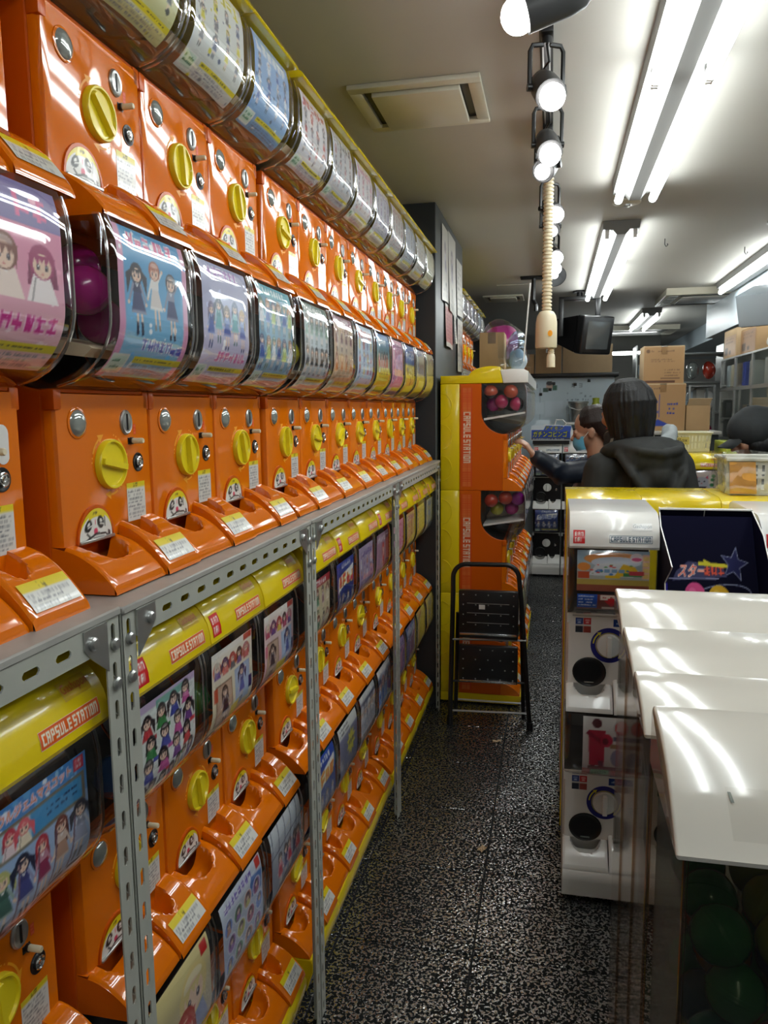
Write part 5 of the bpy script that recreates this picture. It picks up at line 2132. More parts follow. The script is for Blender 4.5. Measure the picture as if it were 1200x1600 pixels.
cv.glyphs(96, 86, 18, 3, (200, 80, 60), (60, 40, 60))
cv.line((84, 108), (152, 104), 7, (190, 180, 50)).line((96, 114), (120, 104), 5, (190, 180, 50))
cv.line((12, 78), (130, 80), 2.5, (120, 120, 150))
for k in range(24):
    a0, a1 = k * PI / 12, (k + 1) * PI / 12
    cv.line((128 + 74 * math.cos(a0), 44 + 26 * math.sin(a0 + .4)), (128 + 74 * math.cos(a1), 44 + 26 * math.sin(a1 + .4)), 2.6, (110, 115, 140))
cv.ell(72, 50, 24, 22, (190, 70, 120)).ell(66, 54, 9, 8, (205, 95, 140)).ell(128, 48, 24, 20, (190, 150, 40)).ell(122, 52, 8, 7, (205, 170, 70))
cv.ell(30, 22, 18, 18, (180, 110, 60)).ell(88, 12, 22, 9, (185, 60, 60)).rect(0, 0, 8, 70, (40, 30, 130))
me = cv.card('logo_print', lambda u, v: (-.110 + .220 * u, -.10 + .15 * v, DZ + .075 + .24 * v), 'matte_print')
link('logo_panel', me, t)
b = MB()
b.prism([(-.099, DZ + .075), (.051, DZ + .315), (.056, DZ + .315), (-.06, DZ + .02), (-.06, 0), (-.07, 0), (-.07, DZ + .02)], -.1105, .1105)
b.obj('slanted_panel', 'navy', t)
b = MB()
b.tube([(.000, .070, .560), (-.006, .066, .50), (-.012, .064, .47)], .0014, 5)
b.obj('string', 'steel', t)

# ------------------------------------------------------------------ row of clear cases under cream lids, front right
def clear_case(label, x0, x1, y0, y1, zl, drop, lip=.012, z0=.0, wall='case'):
    t = thing('clear_case', label, 'case', ((x0 + x1) / 2, (y0 + y1) / 2, 0), 0, 'clear cases under cream lids')
    a, c = (x1 - x0) / 2, (y1 - y0) / 2
    n = 12
    prof = [(c, zl - drop - lip), (c, zl - .012), (c - .012, zl)]
    for k in range(n + 1):
        s = k / n
        prof.append((c - .02 - (2 * c - .026) * s, zl - drop * (.15 * s + .85 * s ** 2.6)))
    prof += [(-c - .004, zl - drop - lip * .5), (-c - .002, zl - drop - lip), (-c + .012, zl - drop - lip)]
    b = MB()
    b.prism(prof, -a, a, .016, 4, smooth=True)
    b.obj('lid', 'cream', t, 35)
    zt = zl - drop - lip
    w_ = a - .012
    for nm, q in (('left_wall', (-w_, -w_ + .003, -c + .016, c - .012)), ('right_wall', (w_ - .003, w_, -c + .016, c - .012)), ('front_wall', (-w_ + .004, w_ - .004, -c + .012, -c + .015))):
        b = MB()
        b.box(*q, z0, zt if nm != 'left_wall' else zt - .002, 0)
        b.obj(nm, wall, t)
    for s in (-1, 1):
        b = MB()
        b.cyl((s * (w_ - .002), -c + .015, z0), (s * (w_ - .002), -c + .015, zt), .0035, n=8)
        b.obj('corner_edge', 'tinted' , t)
    return t


M['tinted'] = clear_mat('brown_tinted_plastic', (.80, .68, .58), .10, .1, .4)
clear_case('clear case under a cream lid, farthest of the four', .137, .60, 1.515, 1.72, 1.008, .040)
clear_case('clear case under a flat cream lid, second from the back', .137, .60, 1.300, 1.508, .982, .022)
clear_case('clear case under a cream lid, second from the front', .137, .60, 1.125, 1.294, .968, .035)
near = clear_case('nearest clear case, capsules inside under a curved cream lid', .143, .60, .858, 1.100, .985, .078, wall='murky')
def lid4(u, v):
    s = .70 + .26 * v
    return (-.165 + .075 * u, .121 - .02 - (.242 - .026) * s, .985 - .078 * (.15 * s + .85 * s ** 2.6) + .0009)


b = MB()
b.surf(lid4, 4, 6)
b.obj('sticker_residue', 'residue', near)
for u, v in ((.97, .45), (.02, .12)):
    b = MB()
    b.surf(lambda p, q: Vector(lid4(u + .05 * p + .03 * q, v + .22 * q)) + Vector((0, 0, .0006)), 2, 4)
    b.obj('smudge', 'lens', near)
rnd = random.Random(12)
cc = ['green_capsule', 'teal_capsule', 'blue_capsule', 'green_capsule', 'amber_capsule', 'red_capsule', 'lime_capsule']
lbs = ['against the front wall', 'behind the front wall', 'deep in the case']
n = 0
for iy in range(3):
    for iz in range(7):
        for ix in range(5):
            z = .30 + .035 + iz * .0725
            x = .155 + .015 + .037 + ix * .075 + (.02 if iz % 2 else 0)
            y = .914 + iy * .0735
            if x > .55 or z > .84:
                continue
            c = cc[(ix * 3 + iz * 2 + iy + (ix * iz) % 3) % 7]
            if iz >= 6:
                c = 'lime_capsule' if ix % 2 else 'green_capsule'
            capsule((x, y, z), .0355, c, c, '%s capsule in the nearest clear case, %s, layer %s, %s from left' % (c.split('_')[0], ['front row', 'middle row', 'back row'][iy], ['seven', 'six', 'five', 'four', 'three', 'two', 'one'][iz], ['first', 'second', 'third', 'fourth', 'fifth'][ix]), 'capsules in the nearest clear case', (ix + .3, iz * .7, iy))
            n += 1
b = MB()
b.box(-.205, .205, -.10, .10, .22, .298, .003)
b.obj('case_floor', 'black', near)
b = MB()
b.box(-.205, .205, -.10, .10, .0, .218, .003)
b.obj('case_base', 'cream', near)

# wrapped plastic basket on the yellow-backed bank
def basket(label, x0, x1, y0, y1, z0, z1, m, wrap=False, cat='basket'):
    t = thing('plastic_basket', label, cat, ((x0 + x1) / 2, (y0 + y1) / 2, z0))
    a, c, h = (x1 - x0) / 2, (y1 - y0) / 2, z1 - z0
    tp = .93
    for nm, ax, s in (('front_side', 'x', -1), ('back_side', 'x', 1), ('left_side', 'y', -1), ('right_side', 'y', 1)):
        b = MB()
        half = a if ax == 'x' else c
        off = c if ax == 'x' else a

        def P(u, v, d=0):
            k = tp + (1 - tp) * v
            p, q = (u * half * k, s * (off * k + d))
            return (p, q, v * h) if ax == 'x' else (q, p, v * h)
        N = max(5, int(half * 2 / .02))
        for d in (0, -.003):
            b.poly([P(-1, 0, d), P(1, 0, d), P(1, .16, d), P(-1, .16, d)])
            b.poly([P(-1, .84, d), P(1, .84, d), P(1, 1, d), P(-1, 1, d)])
            for i in range(N):
                u0 = -1 + 2 * i / N
                b.poly([P(u0, .16, d), P(u0 + 1.1 / N, .16, d), P(u0 + 1.1 / N, .84, d), P(u0, .84, d)])
        b.poly([P(-1, .46, .0006), P(1, .46, .0006), P(1, .54, .0006), P(-1, .54, .0006)])
        b.obj(nm, m, t, 0)
    b = MB()
    b.box(-a * tp, a * tp, -c * tp, c * tp, 0, .004)
    b.obj('bottom', m, t)
    b = MB()
    k = 1.0
    b.tube([(-a - .004, -c - .004, h), (a + .004, -c - .004, h), (a + .004, c + .004, h), (-a - .004, c + .004, h)], .006, 8, True)
    b.obj('rim', m, t)
    if wrap:
        b = MB()
        a2, c2 = a + .012, c + .012
        path = [(-a2, -c2), (a2, -c2), (a2, c2), (-a2, c2), (-a2, -c2)]

        def W_(u, v):
            s_ = u * 4
            i = min(3, int(s_))
            f = s_ - i
            x = path[i][0] + (path[i + 1][0] - path[i][0]) * f
            y = path[i][1] + (path[i + 1][1] - path[i][1]) * f
            q = .004 * math.sin(u * 61 + v * 9) + .004 * math.sin(u * 23 - v * 14)
            kk = .95 + .05 * v
            return (x * kk + q, y * kk + q, .004 + (h + .012) * v + .004 * math.sin(u * 50) * v)
        b.surf(W_, 64, 8)
        b.obj('clear_wrap', 'wrap', t)
        b = MB()
        b.prism([(-a * .94, .006), (-a * .34, .006), (-a * .40, h * .93), (-a * .98, h * .93)], -c - .006, -c - .0035, ax='y')
        b.obj('orange_sheet', 'amber_sheet', t, 0, label='orange sheet in the basket')
    return t


M['wrap'] = clear_mat('cling_wrap', (.93, .93, .92), .16, .16, .55)
M['amber_sheet'] = mat('amber_sheet', (.72, .36, .07), .5, noise=.35, nscale=25)
M['milky'] = mat('milky_basket_plastic', (.66, .66, .60), .4, noise=.04)
M['creamy'] = mat('cream_basket_plastic', (.70, .66, .46), .4, noise=.04)
LT = .569 + .462 + .092
bk = basket('milky plastic basket in clear wrap standing on the yellow lids at right', .532, .79, 2.56, 2.74, LT, LT + .112, 'milky', True)
# ------------------------------------------------------------------ second bank with the lucky-cat card, baskets and cartons behind
def d_neko(cv):
    cv.grad((226, 214, 200), (225, 208, 200))
    cv.ell(50, 44, 20, 30, (205, 190, 170)).ell(50, 74, 21, 21, (190, 190, 200))
    for s in (-1, 1):
        cv.poly([(50 + s * 8, 92), (50 + s * 20, 104), (50 + s * 21, 84)], (190, 190, 200)).poly([(50 + s * 11, 92), (50 + s * 18, 100), (50 + s * 19, 86)], (215, 70, 100))
        cv.ell(50 + s * 8, 77, 2.2, 3, (40, 40, 50)).ell(50 + s * 22, 60, 6, 8, (190, 190, 200))
    cv.ell(50, 70, 2.5, 1.8, (200, 80, 90)).poly([(34, 58), (66, 58), (60, 48), (40, 48)], (60, 50, 70)).ell(50, 48, 4, 4, (220, 190, 60))
    for x, y, c in ((82, 84, (50, 130, 70)), (84, 98, (60, 140, 80)), (80, 64, (60, 140, 80)), (82, 24, (200, 60, 60)), (86, 12, (205, 80, 70)), (10, 80, (205, 60, 70)), (12, 98, (205, 90, 80)), (12, 14, (90, 110, 150)), (88, 40, (205, 80, 80))):
        cv.ell(x, y, 6, 6.5, c)


NX, NY = .855, 4.88
for i in range(2):
    x = NX - .236 * i
    for k, (z, top) in enumerate(((.103, 'n'), (.569, 'h'))):
        d = d_neko if (i == 0 and k == 1) else ROW_UNDER[7 + i + k][1]
        W_, H_ = (44, 50) if d is d_neko else (20, 24)
        capsule_machine('capsule_machine', '%s of the far bank, %s' % (['orange floor machine', 'lucky cat machine with yellow lid'][k] if i == 0 else ['orange floor machine', 'yellow-lidded machine'][k], ['right of the black jacket', 'hidden behind the black jacket'][i]), 'far bank facing the camera', (x, NY, z), 0,
                        card_mesh(d, W_, H_, 500 + i * 2 + k, {'n': ZT, 'h': .462}[top]), 'lid' if k else None, top, k == 0)
basket('cream plastic basket with a lettered label on the far bank', .665, .935, 4.98, 5.16, LT, LT + .115, 'creamy')
cv = Canvas(40, 22, (205, 190, 110), 60, 34, 2)
cv.text('Box', 16, 12, 16, (40, 36, 30)).dashes(18, 3, 56, 9, 1, (40, 36, 30))
link('basket_label', cv.card('basket_label', lambda u, v: (.722 + .085 * u, 4.9765 - .0035 + .0 * v, LT + .045 + .045 * v)), None, None, None, 'olive label reading Box on the cream basket', 'label')

t = thing('storage_counter', 'dark storage counter under the stacked cartons', 'counter', (.80, 5.95, 0))
b = MB()
b.box(-.32, .32, -.22, .22, 0, 1.20, .005)
b.obj('cabinet', 'darkcloth', t)
b = MB()
b.box(-.335, .335, -.235, .22, 1.2005, 1.225, .003)
b.obj('counter_top', 'wall', t)
c1 = carton('cardboard_box', 'large brown carton with blue print, lower of the far stack', .60, .905, 5.80, 6.10, 1.226, 1.558, 'cardboard_pale')
cv = Canvas(60, 64, (165, 128, 88), 90, 96, 2, 31)
cv.rect(2, 40, 22, 64, (40, 70, 150)).rect(6, 44, 18, 58, (150, 170, 200)).poly([(18, 10), (36, 24), (64, 10)], (40, 60, 150)).line((38, 28), (38, 76), 1.6, (60, 70, 140))
cv.dashes(54, 32, 72, 60, 3, (50, 60, 140)).dashes(26, 34, 36, 66, 3, (60, 70, 140)).rect(8, 70, 24, 82, (215, 212, 215)).dashes(4, 84, 40, 92, 1, (120, 90, 70))
link('carton_print', cv.card('carton_print', flat(-.150, .150, .004, .325, -.1512), 'print'), c1)
c2 = carton('cardboard_box', 'tall brown carton, upper of the far stack', .615, .890, 5.82, 6.08, 1.560, 1.822, 'cardboard_pale')
cv = Canvas(56, 52, (168, 131, 90), 84, 80, 2, 32)
cv.rect(4, 1, 66, 6, (90, 60, 46)).ell(9, 70, 4, 4, (110, 82, 60)).dashes(16, 67, 62, 74, 1, (125, 95, 70)).dashes(16, 46, 66, 54, 2, (120, 90, 66)).dashes(44, 14, 78, 32, 3, (120, 90, 66)).rect(36, 9, 76, 12, (120, 90, 66))
link('carton_print', cv.card('carton_print', flat(-.134, .134, .004, .255, -.1312), 'print'), c2)
carton('cardboard_box', 'open brown carton right of the far stack', .915, 1.075, 5.82, 6.05, 1.226, 1.405, 'cardboard', False)
b = MB()
b.prism([(-.075, 0), (.075, 0), (.085, .055), (-.065, .055)], -.0015, .0015, ax='y')
o = b.obj('raised_flap', 'cardboard_pale', bpy.data.objects['cardboard_box.003'] if 'cardboard_box.003' in bpy.data.objects else None, loc=(0, -.112, .178), rot=(.5, 0, 0))

# lime machine half hidden behind the basket
t = thing('capsule_machine', 'dark machine with a lime green lid behind the wrapped basket', 'capsule machine', (1.094, 4.92, 0), 0)
t.scale = (.93, 1, .946)
b = MB()
b.box(-.115, .115, -.01, .25, 0, 1.12, .008)
b.obj('body', 'darkcloth', t)
b = MB()
pr = [(-.02 - .10 * math.cos(a), 1.14 + .115 * math.sin(a)) for a in [PI / 2 * k / 8 for k in range(9)]] + [(.25, 1.255), (.25, 1.14)]
b.prism(pr, -.115, -.04, .004, 2, smooth=True)
b.obj('lid', 'lime', t, label='lime green part of the lid')
b = MB()
b.prism(pr, -.038, .115, .004, 2, smooth=True)
b.obj('lid_cover', 'lens', t, label='grey glossy part of the lid')
b = MB()
b.surf(lambda u, v: (-.112 + .224 * u, -.115 + .02 * (2 * v - 1) ** 4, .88 + .255 * v), 8, 10)
b.box(-.112, .112, -.095, -.011, .881, .886)
b.obj('dome', 'darkcloth', t, label='dark dome')
b = MB()
b.box(-.125, -.117, -.1, .2, .55, 1.10, .003)
b.obj('side_stripe', 'lime', t)

# ------------------------------------------------------------------ back wall: board, header sign, dark machines
t = thing('pegboard_partition', 'pale blue magnetic board partition under the cartons at the back', 'partition', (.13, 6.92, 0))
b = MB()
b.box(-.45, .37, .0, .26, 0, 1.655, .004)
b.obj('panel', 'board', t)
b = MB()
b.box(-.47, .40, -.06, .28, 1.656, 1.690, .003)
b.obj('ledge', 'black', t)
cv = Canvas(120, 84, (150, 170, 190), 150, 105, 2, 77)
cv.rect(0, 0, 150, 105, (196, 212, 222)).line((36, 6), (36, 90), .7, (120, 135, 150))
for i, g in enumerate('日付月日'):
    cv.text(g, [12, 26, 84, 96][i], 90, 6, (70, 80, 95))
cv.ell(50, 92, 5, 6, (205, 175, 160)).ell(50, 97, 5.2, 3.2, (40, 36, 40)).rect(40, 84, 48, 90, (60, 90, 80)).rect(55, 86, 62, 94, (50, 100, 80))
cv.rect(20, 50, 42, 68, (208, 222, 232)).rect(44, 46, 72, 70, (205, 219, 230)).dashes(78, 60, 120, 84, 5, (110, 125, 145), .3)
link('board_print', cv.card('board_print', flat(-.44, .365, 1.06, 1.65, -.0008), 'print'), t)
for i, (x, z, lb) in enumerate(((-.245, 1.515, 'lowest left'), (-.165, 1.555, 'in the middle'), (.045, 1.595, 'at the right'), (-.135, 1.605, 'nearest the pinned picture'), (.16, 1.625, 'nearest the bucket'))):
    b = MB()
    b.box(-.012, .012, -.012, 0, -.012, .012, .002)
    b.obj('magnet', 'black', None, loc=(.13 + x, 6.9185, z), label='black magnet on the pale board, ' + lb, cat='magnet', group='magnets on the pale board')
for x0, x1, lb, m, y0 in ((-.30, -.175, 'dark carton at the left end of the board ledge', 'cardboard', 6.93), (-.165, .055, 'plain brown carton on the ledge behind the cord reel', 'cardboard', 6.92), (.065, .478, 'wide brown carton on the ledge behind the monitor', 'cardboard_pale', 6.92)):
    carton('cardboard_box', lb, x0, x1, y0, 7.18, 1.691, 1.93 if x0 > -.2 else 1.86, m)
t = carton('cardboard_box', 'small brown box with a red question mark on the ledge', -.275, -.205, 6.868, 6.925, 1.691, 1.752, 'cardboard_pale', False)
cv = Canvas(20, 20, (175, 130, 80), 30, 30, 2)
cv.text('?', 10, 5, 20, (150, 30, 25))
link('mark', cv.card('mark', flat(-.032, .032, .003, .056, -.0292)), t)
# dark and white machines under the header sign
for i, x in enumerate((-.045, .190)):
    for k, z in enumerate((.103, .569)):
        d = [d_logo((60, 80, 150), (200, 210, 235), (40, 60, 140)), d_rows((120, 140, 170), (90, 100, 130), 5, 2, [(60, 60, 80)], [(200, 210, 220), (90, 110, 160)], (150, 160, 190))][k]
        t = white_machine('white and black machine under the header sign, %s column, %s tier' % (['left', 'right'][i], ['lower', 'upper'][k]), (x, 6.50, z), 0, card_mesh(d, 30, 30, 800 + i + 2 * k, [ZT, .462][k]), ['n', 'h'][k], 'white and black machines at the back', lid=(k == 1), dark=True, dsticker=False)
        if k == 0:
            stand(t)
b = MB()
t = thing('header_sign', 'blue and yellow lettered header sign above the back machines', 'sign', (-.015, 6.385, 1.135))
b.prism([(-.165, 0), (.155, 0), (.172, .075), (.150, .120), (-.055, .128), (-.165, .092)], -.006, 0, ax='y')
b.obj('panel', 'white', t)
cv = Canvas(110, 44, (215, 222, 230), 165, 62, 2, 5)
cv.rect(2, 2, 160, 42, (40, 70, 160)).rect(2, 2, 160, 10, (70, 75, 90)).poly([(50, 40), (160, 34), (164, 58), (60, 60)], (60, 90, 180)).rect(0, 0, 165, 2, (225, 228, 232))
cv.text('アイモン', 56, 42, 15, (235, 225, 60), (40, 50, 70), 1.4, 72, .2)
cv.text('ガチンコビンゴ', 8, 14, 24, (238, 232, 60), (40, 60, 40), 1.6, 138, .1)
cv.dashes(6, 3, 156, 9, 1, (190, 195, 205))
link('lettering', cv.card('lettering', flat(-.163, .155, .003, .122, -.0068)), t)
b = MB()
b.box(-.13, -.02, .0, .004, .112, .165)
b.obj('picture_top', 'board', t)
b = MB()
b.tube([(.02, -.002, .12), (.035, -.002, .165), (.085, -.002, .165), (.115, -.002, .135), (.09, -.002, .11)], .006, 8)
b.obj('star_outline', 'white', t)
b = MB()
b.box(-.15, .14, .001, .006, -.03, .001)
b.obj('back_strip', 'black', t)
t = thing('grey_bucket', 'grey plastic bucket on the shelf in front of the pale board', 'bucket', (.20, 6.78, 1.275))
b = MB()
b.lathe([(.062, 0), (.078, .155), (.086, .158), (.086, .172), (.075, .172), (.060, .006), (0, .006)], (0, 0, 0), (0, 0, 1), 26, False)
b.obj('pail', 'steel', t)
b = MB()
b.tube([(-.084, 0, .165), (-.07, -.05, .12), (0, -.085, .10), (.07, -.05, .12), (.084, 0, .165)], .003, 6)
b.obj('handle', 'white', t)
b = MB()
b.lathe([(.03, 0), (.034, .15), (.026, .17), (.030, .20), (.0, .205)], (0, 0, 0), (0, 0, 1), 18, False)
b.obj('yellow_bottle', 'lime', None, loc=(.345, 6.80, 1.275), label='slim yellow-green bottle right of the grey bucket', cat='bottle')
b = MB()
b.box(-.05, .05, -.04, .04, 0, .10, .006)
b.obj('olive_box', 'lime', None, loc=(.315, 6.71, 1.275), label='olive box between the bucket and the bottle', cat='box')
t = thing('back_shelf', 'white shelf in front of the pale board carrying the bucket', 'shelf', (.25, 6.79, 0))
b = MB()
b.box(-.16, .17, -.11, .11, 1.255, 1.274, .002)
b.obj('board', 'white', t)
for s in (-.15, .16):
    b = MB()
    b.prism([(.11, 1.2545), (-.09, 1.2545), (.11, 1.16)], s - .004, s + .004)
    b.obj('bracket', 'white', t)

# monitor on a ceiling bracket
t = thing('ceiling_monitor', 'black tube monitor hung in a yoke from the ceiling', 'monitor', (.180, 6.36, -.532))
t.scale = (1.38, 1.38, 1.38)
b = MB()
b.cyl((.0, 0, 2.0515), (.0, 0, 2.02), .016)
b.cyl((.0, 0, 2.0515), (.0, 0, 2.042), .04)
b.obj('pole', 'black', t)
b = MB()
b.box(-.115, .115, -.025, .025, 2.0, 2.02, .003)
b.box(-.115, -.088, -.035, .035, 1.80, 2.005, .003)
b.box(.088, .115, -.035, .035, 1.86, 2.005, .003)
b.obj('yoke', 'black', t)
Rm = Matrix.Translation((.025, 0, 1.815)) @ Matrix.Rotation(math.radians(36), 4, 'Z') @ Matrix.Rotation(math.radians(10), 4, 'X')
b = MB()
b.box(-.105, .105, -.13, -.06, -.105, .105, .012, 3, Rm)
A = [(-.10, -.06, -.10), (.10, -.06, -.10), (.10, -.06, .10), (-.10, -.06, .10)]
B = [(-.075, .20, -.06), (.075, .20, -.06), (.075, .20, .06), (-.075, .20, .06)]
va = [b.bm.verts.new(Rm @ Vector(p)) for p in A]
vb = [b.bm.verts.new(Rm @ Vector(p)) for p in B]
b._face(vb)
for i in range(4):
    j = (i + 1) % 4
    b._face([va[i], va[j], vb[j], vb[i]])
b.obj('cabinet', 'black', t)
b = MB()
b.surf(lambda u, v: Rm @ Vector((-.075 + .15 * u, -.1305 - .006 * (1 - (2 * u - 1) ** 2) * (1 - (2 * v - 1) ** 2), -.075 + .15 * v)), 10, 8)
M['screen'] = mat('grey_screen', (.06, .066, .068), .15, coat=.4)
b.obj('screen', 'screen', t)

# grey loudspeaker hung near the right edge
t = thing('hanging_speaker', 'grey loudspeaker hung from the ceiling at the right edge', 'speaker', (1.0, 4.25, 0))
b = MB()
b.cyl((.06, .02, CEIL), (.06, .02, 2.0), .012)
b.cyl((.06, .02, CEIL), (.06, .02, CEIL - .01), .05)
b.obj('hanger', 'steel', t)
Rm = Matrix.Translation((.05, 0, 1.895)) @ Matrix.Rotation(math.radians(-38), 4, 'Z') @ Matrix.Rotation(math.radians(20), 4, 'X')
b = MB()
b.box(-.13, .13, -.10, .10, -.075, .085, .006, 2, Rm)
b.obj('cabinet', 'board', t)
b = MB()
b.box(-.122, .122, -.09, .09, -.079, -.0755, .001, 1, Rm)
b.obj('grille', 'black', t)

# ------------------------------------------------------------------ glass showcases along the right side
def showcase(label, y0, y1, z0, z1, items, x=1.20, d=.36):
    t = thing('glass_showcase', label, 'showcase', (x, (y0 + y1) / 2, z0), 0, 'glass showcases on the right')
    c, h = (y1 - y0) / 2, z1 - z0
    f = .011
    for xx in (0, d - f):
        for yy in (-c, c - f):
            b = MB()
            b.box(xx, xx + f, yy, yy + f, 0, h)
            b.obj('frame_post', 'steel', t)
    for zz in (0, h - f):
        b = MB()
        b.box(f, d - f, -c + f, c - f, zz, zz + .004 if zz == 0 else h)
        b.obj('panel', 'steel' if zz == 0 else 'glass', t)
        for q in ((0, f, -c + f, c - f), (d - f, d, -c + f, c - f)):
            b = MB()
            b.box(*q, zz, zz + f)
            b.obj('frame_rail', 'steel', t)
    for nm, q in (('front_pane', (.004, .007, -c + f, c - f)), ('near_pane', (f, d - f, -c + .004, -c + .007)), ('far_pane', (f, d - f, c - .007, c - .004))):
        b = MB()
        b.box(*q, f, h - f)
        b.obj(nm, 'glass', t)
    return t


ys = (4.35, 4.80, 5.25, 5.72, 6.18)
wd = ('nearest the right photo edge', 'second from the right edge', 'third from the right edge', 'at the far end beside the cartons')
for i in range(4):
    for k, (z0, z1) in enumerate(((1.07, 1.515), (1.516, 1.735))):
        showcase('%s glass showcase %s' % (['tall lower', 'low upper'][k], wd[i]), ys[i] + .003, ys[i + 1] - .003, z0, z1, None)
gi = 'white strips standing in the lower showcases'
for i, (y, c) in enumerate(((5.33, 'white'), (5.46, 'white'), (5.60, 'board'), (5.86, 'white'))):
    b = MB()
    b.box(-.004, .004, -.032, .032, 0, .26, .002)
    o = b.obj('title_strip', c, None, loc=(1.235, y, 1.10), label='white title strip with dark lettering in a lower showcase, %s' % ['nearest', 'second nearest', 'third nearest', 'farthest'][i], cat='sign', group=gi)
    cv = Canvas(12, 40, (205, 208, 205), 14, 52, 2, i)
    cv.rect(3, 40, 11, 48, (40, 42, 46)).dashes(3, 4, 11, 38, 8, (60, 62, 66), .9)
    link('lettering', cv.card('lettering', lambda u, v: (-.0046, -.03 + .06 * (1 - u), .004 + .252 * v), 'print'), o)
gi = 'objects standing in the upper showcases'
for i, (y, c, sx) in enumerate(((5.82, 'cardboard_pale', .05), (5.94, 'beige', .045), (6.06, 'board', .05), (5.60, 'blue', .035), (5.40, 'wall', .05), (5.02, 'wall', .05), (4.60, 'steel', .05))):
    b = MB()
    b.box(-.07, .06, -sx, sx, 0, .165, .008)
    b.lathe([(.03, .165), (.035, .172), (.0, .176)], (-.01, 0, 0), (0, 0, 1), 12, False)
    b.obj('boxed_figure', c, None, loc=(1.30, y, 1.522), label='%s boxed item in an upper showcase, %s from the far end' % ({'cardboard_pale': 'tan', 'beige': 'beige', 'board': 'pale blue', 'blue': 'blue', 'wall': 'off-white', 'steel': 'grey'}[c], ['third', 'second', 'first', 'fourth', 'fifth', 'sixth', 'last'][i]), cat='box', group=gi)
t = thing('showcase_stand', 'dark stand carrying the glass showcases', 'stand', (1.38, 5.26, 0))
b = MB()
b.box(-.155, .18, -.92, .92, 0, 1.068, .004)
b.obj('cabinet', 'darkcloth', t)
for i, (y0, y1, x0, z1, m, lb) in enumerate(((5.75, 6.15, 1.21, 1.93, 'cardboard_pale', 'tan carton on the far showcase with dark print'), (5.30, 5.72, 1.23, 1.90, 'cardboard', 'brown carton on the third showcase'), (4.42, 4.78, 1.25, 1.88, 'darkcloth', 'dark carton at the right photo edge on the showcases'))):
    t = carton('cardboard_box', lb, x0, x0 + .30, y0, y1, 1.737, z1, m)
    cv = Canvas(40, 24, tuple([(168, 131, 90), (150, 112, 75), (40, 42, 44)][i]), 60, 36, 2, 90 + i)
    cv.rect(4, 4, 20, 16, (70, 50, 38)).rect(26, 4, 36, 10, (70, 50, 38)).dashes(6, 22, 50, 32, 2, (100, 74, 54))
    link('carton_print', cv.card('carton_print', lambda u, v: (-.1512, (y1 - y0) / 2 * (1 - 2 * u) * .9, .01 + .14 * v), 'print'), t)
t = thing('white_package', 'shiny white package on the second showcase', 'package', (1.30, 5.02, 1.737))
b = MB()
lump(b, (0, 0, .055), .075, 1, 1.3, .7, 14, .15)
b.obj('wrapper', 'white', t)
# metal grid rack with goods behind the far showcase
t = thing('wire_rack', 'grey wire rack between the cartons and the showcases', 'rack', (1.085, 6.55, 0))
for x in (-.06, .12):
    for y in (-.15, .15):
        b = MB()
        b.box(x - .008, x + .008, y - .008, y + .008, 0, 1.56)
        b.obj('upright', 'steel', t)
for z in (1.15, 1.30, 1.45, 1.55):
    b = MB()
    b.box(-.06, .12, -.15, -.142, z - .005, z + .005)
    b.obj('cross_wire', 'steel', t)
    b = MB()
    b.box(-.06, .12, -.15, .15, z - .004, z - .001)
    b.obj('wire_shelf', 'darkcloth', t)
for i, (x, z, c, h) in enumerate(((-.02, 1.155, 'darkcloth', .12), (.06, 1.155, 'white', .11), (-.01, 1.305, 'black', .12), (.07, 1.305, 'lens', .11), (.03, 1.455, 'wall', .07))):
    b = MB()
    b.box(-.03, .03, -.08, .08, 0, h, .006)
    b.prism([(-.03, h), (.03, h), (.02, h + .015), (-.02, h + .015)], -.05, .05, ax='y')
    b.obj('rack_parcel', c, None, loc=(1.085 + x, 6.545, z + .002), label='%s parcel on the wire rack, %s' % ({'darkcloth': 'charcoal', 'white': 'white', 'black': 'black', 'lens': 'grey', 'wall': 'off-white'}[c], ['bottom left', 'bottom right', 'middle left', 'middle right', 'top'][i]), cat='parcel', group='parcels on the wire rack')
# merchandise shelf glimpsed between the cartons and the rack
t = thing('merchandise_shelf', 'far shelf of bagged goods right of the carton stack', 'shelf', (1.15, 8.3, 0))
for z in (1.0, 1.32, 1.62, 1.9):
    b = MB()
    b.box(-.35, .45, -.15, .2, z, z + .02, .002)
    b.obj('shelf_board', 'steel', t)
for s in (-.36, .45):
    b = MB()
    b.box(s, s + .012, -.15, .2, 0, 2.0)
    b.obj('side_panel', 'steel', t)
rnd = random.Random(6)
k = 0
wl = ['first', 'second', 'third', 'fourth', 'fifth']
for z, rw in ((1.02, 'lowest'), (1.34, 'middle'), (1.64, 'top')):
    for i in range(5):
        c = ['white', 'lens', 'pink_capsule', 'board', 'darkcloth', 'red_capsule', 'wall'][(i * 3 + k) % 7]
        b = MB()
        lump(b, (0, 0, .112), .075, .8, .9, 1.2, 40 + k, .08)
        b.obj('bagged_goods', c, None, loc=(.88 + i * .155, 8.28, z), label='bagged goods on the far shelf, %s level, %s from the left' % (rw, wl[i]), cat='goods', group='bagged goods on the far shelf')
        k += 1

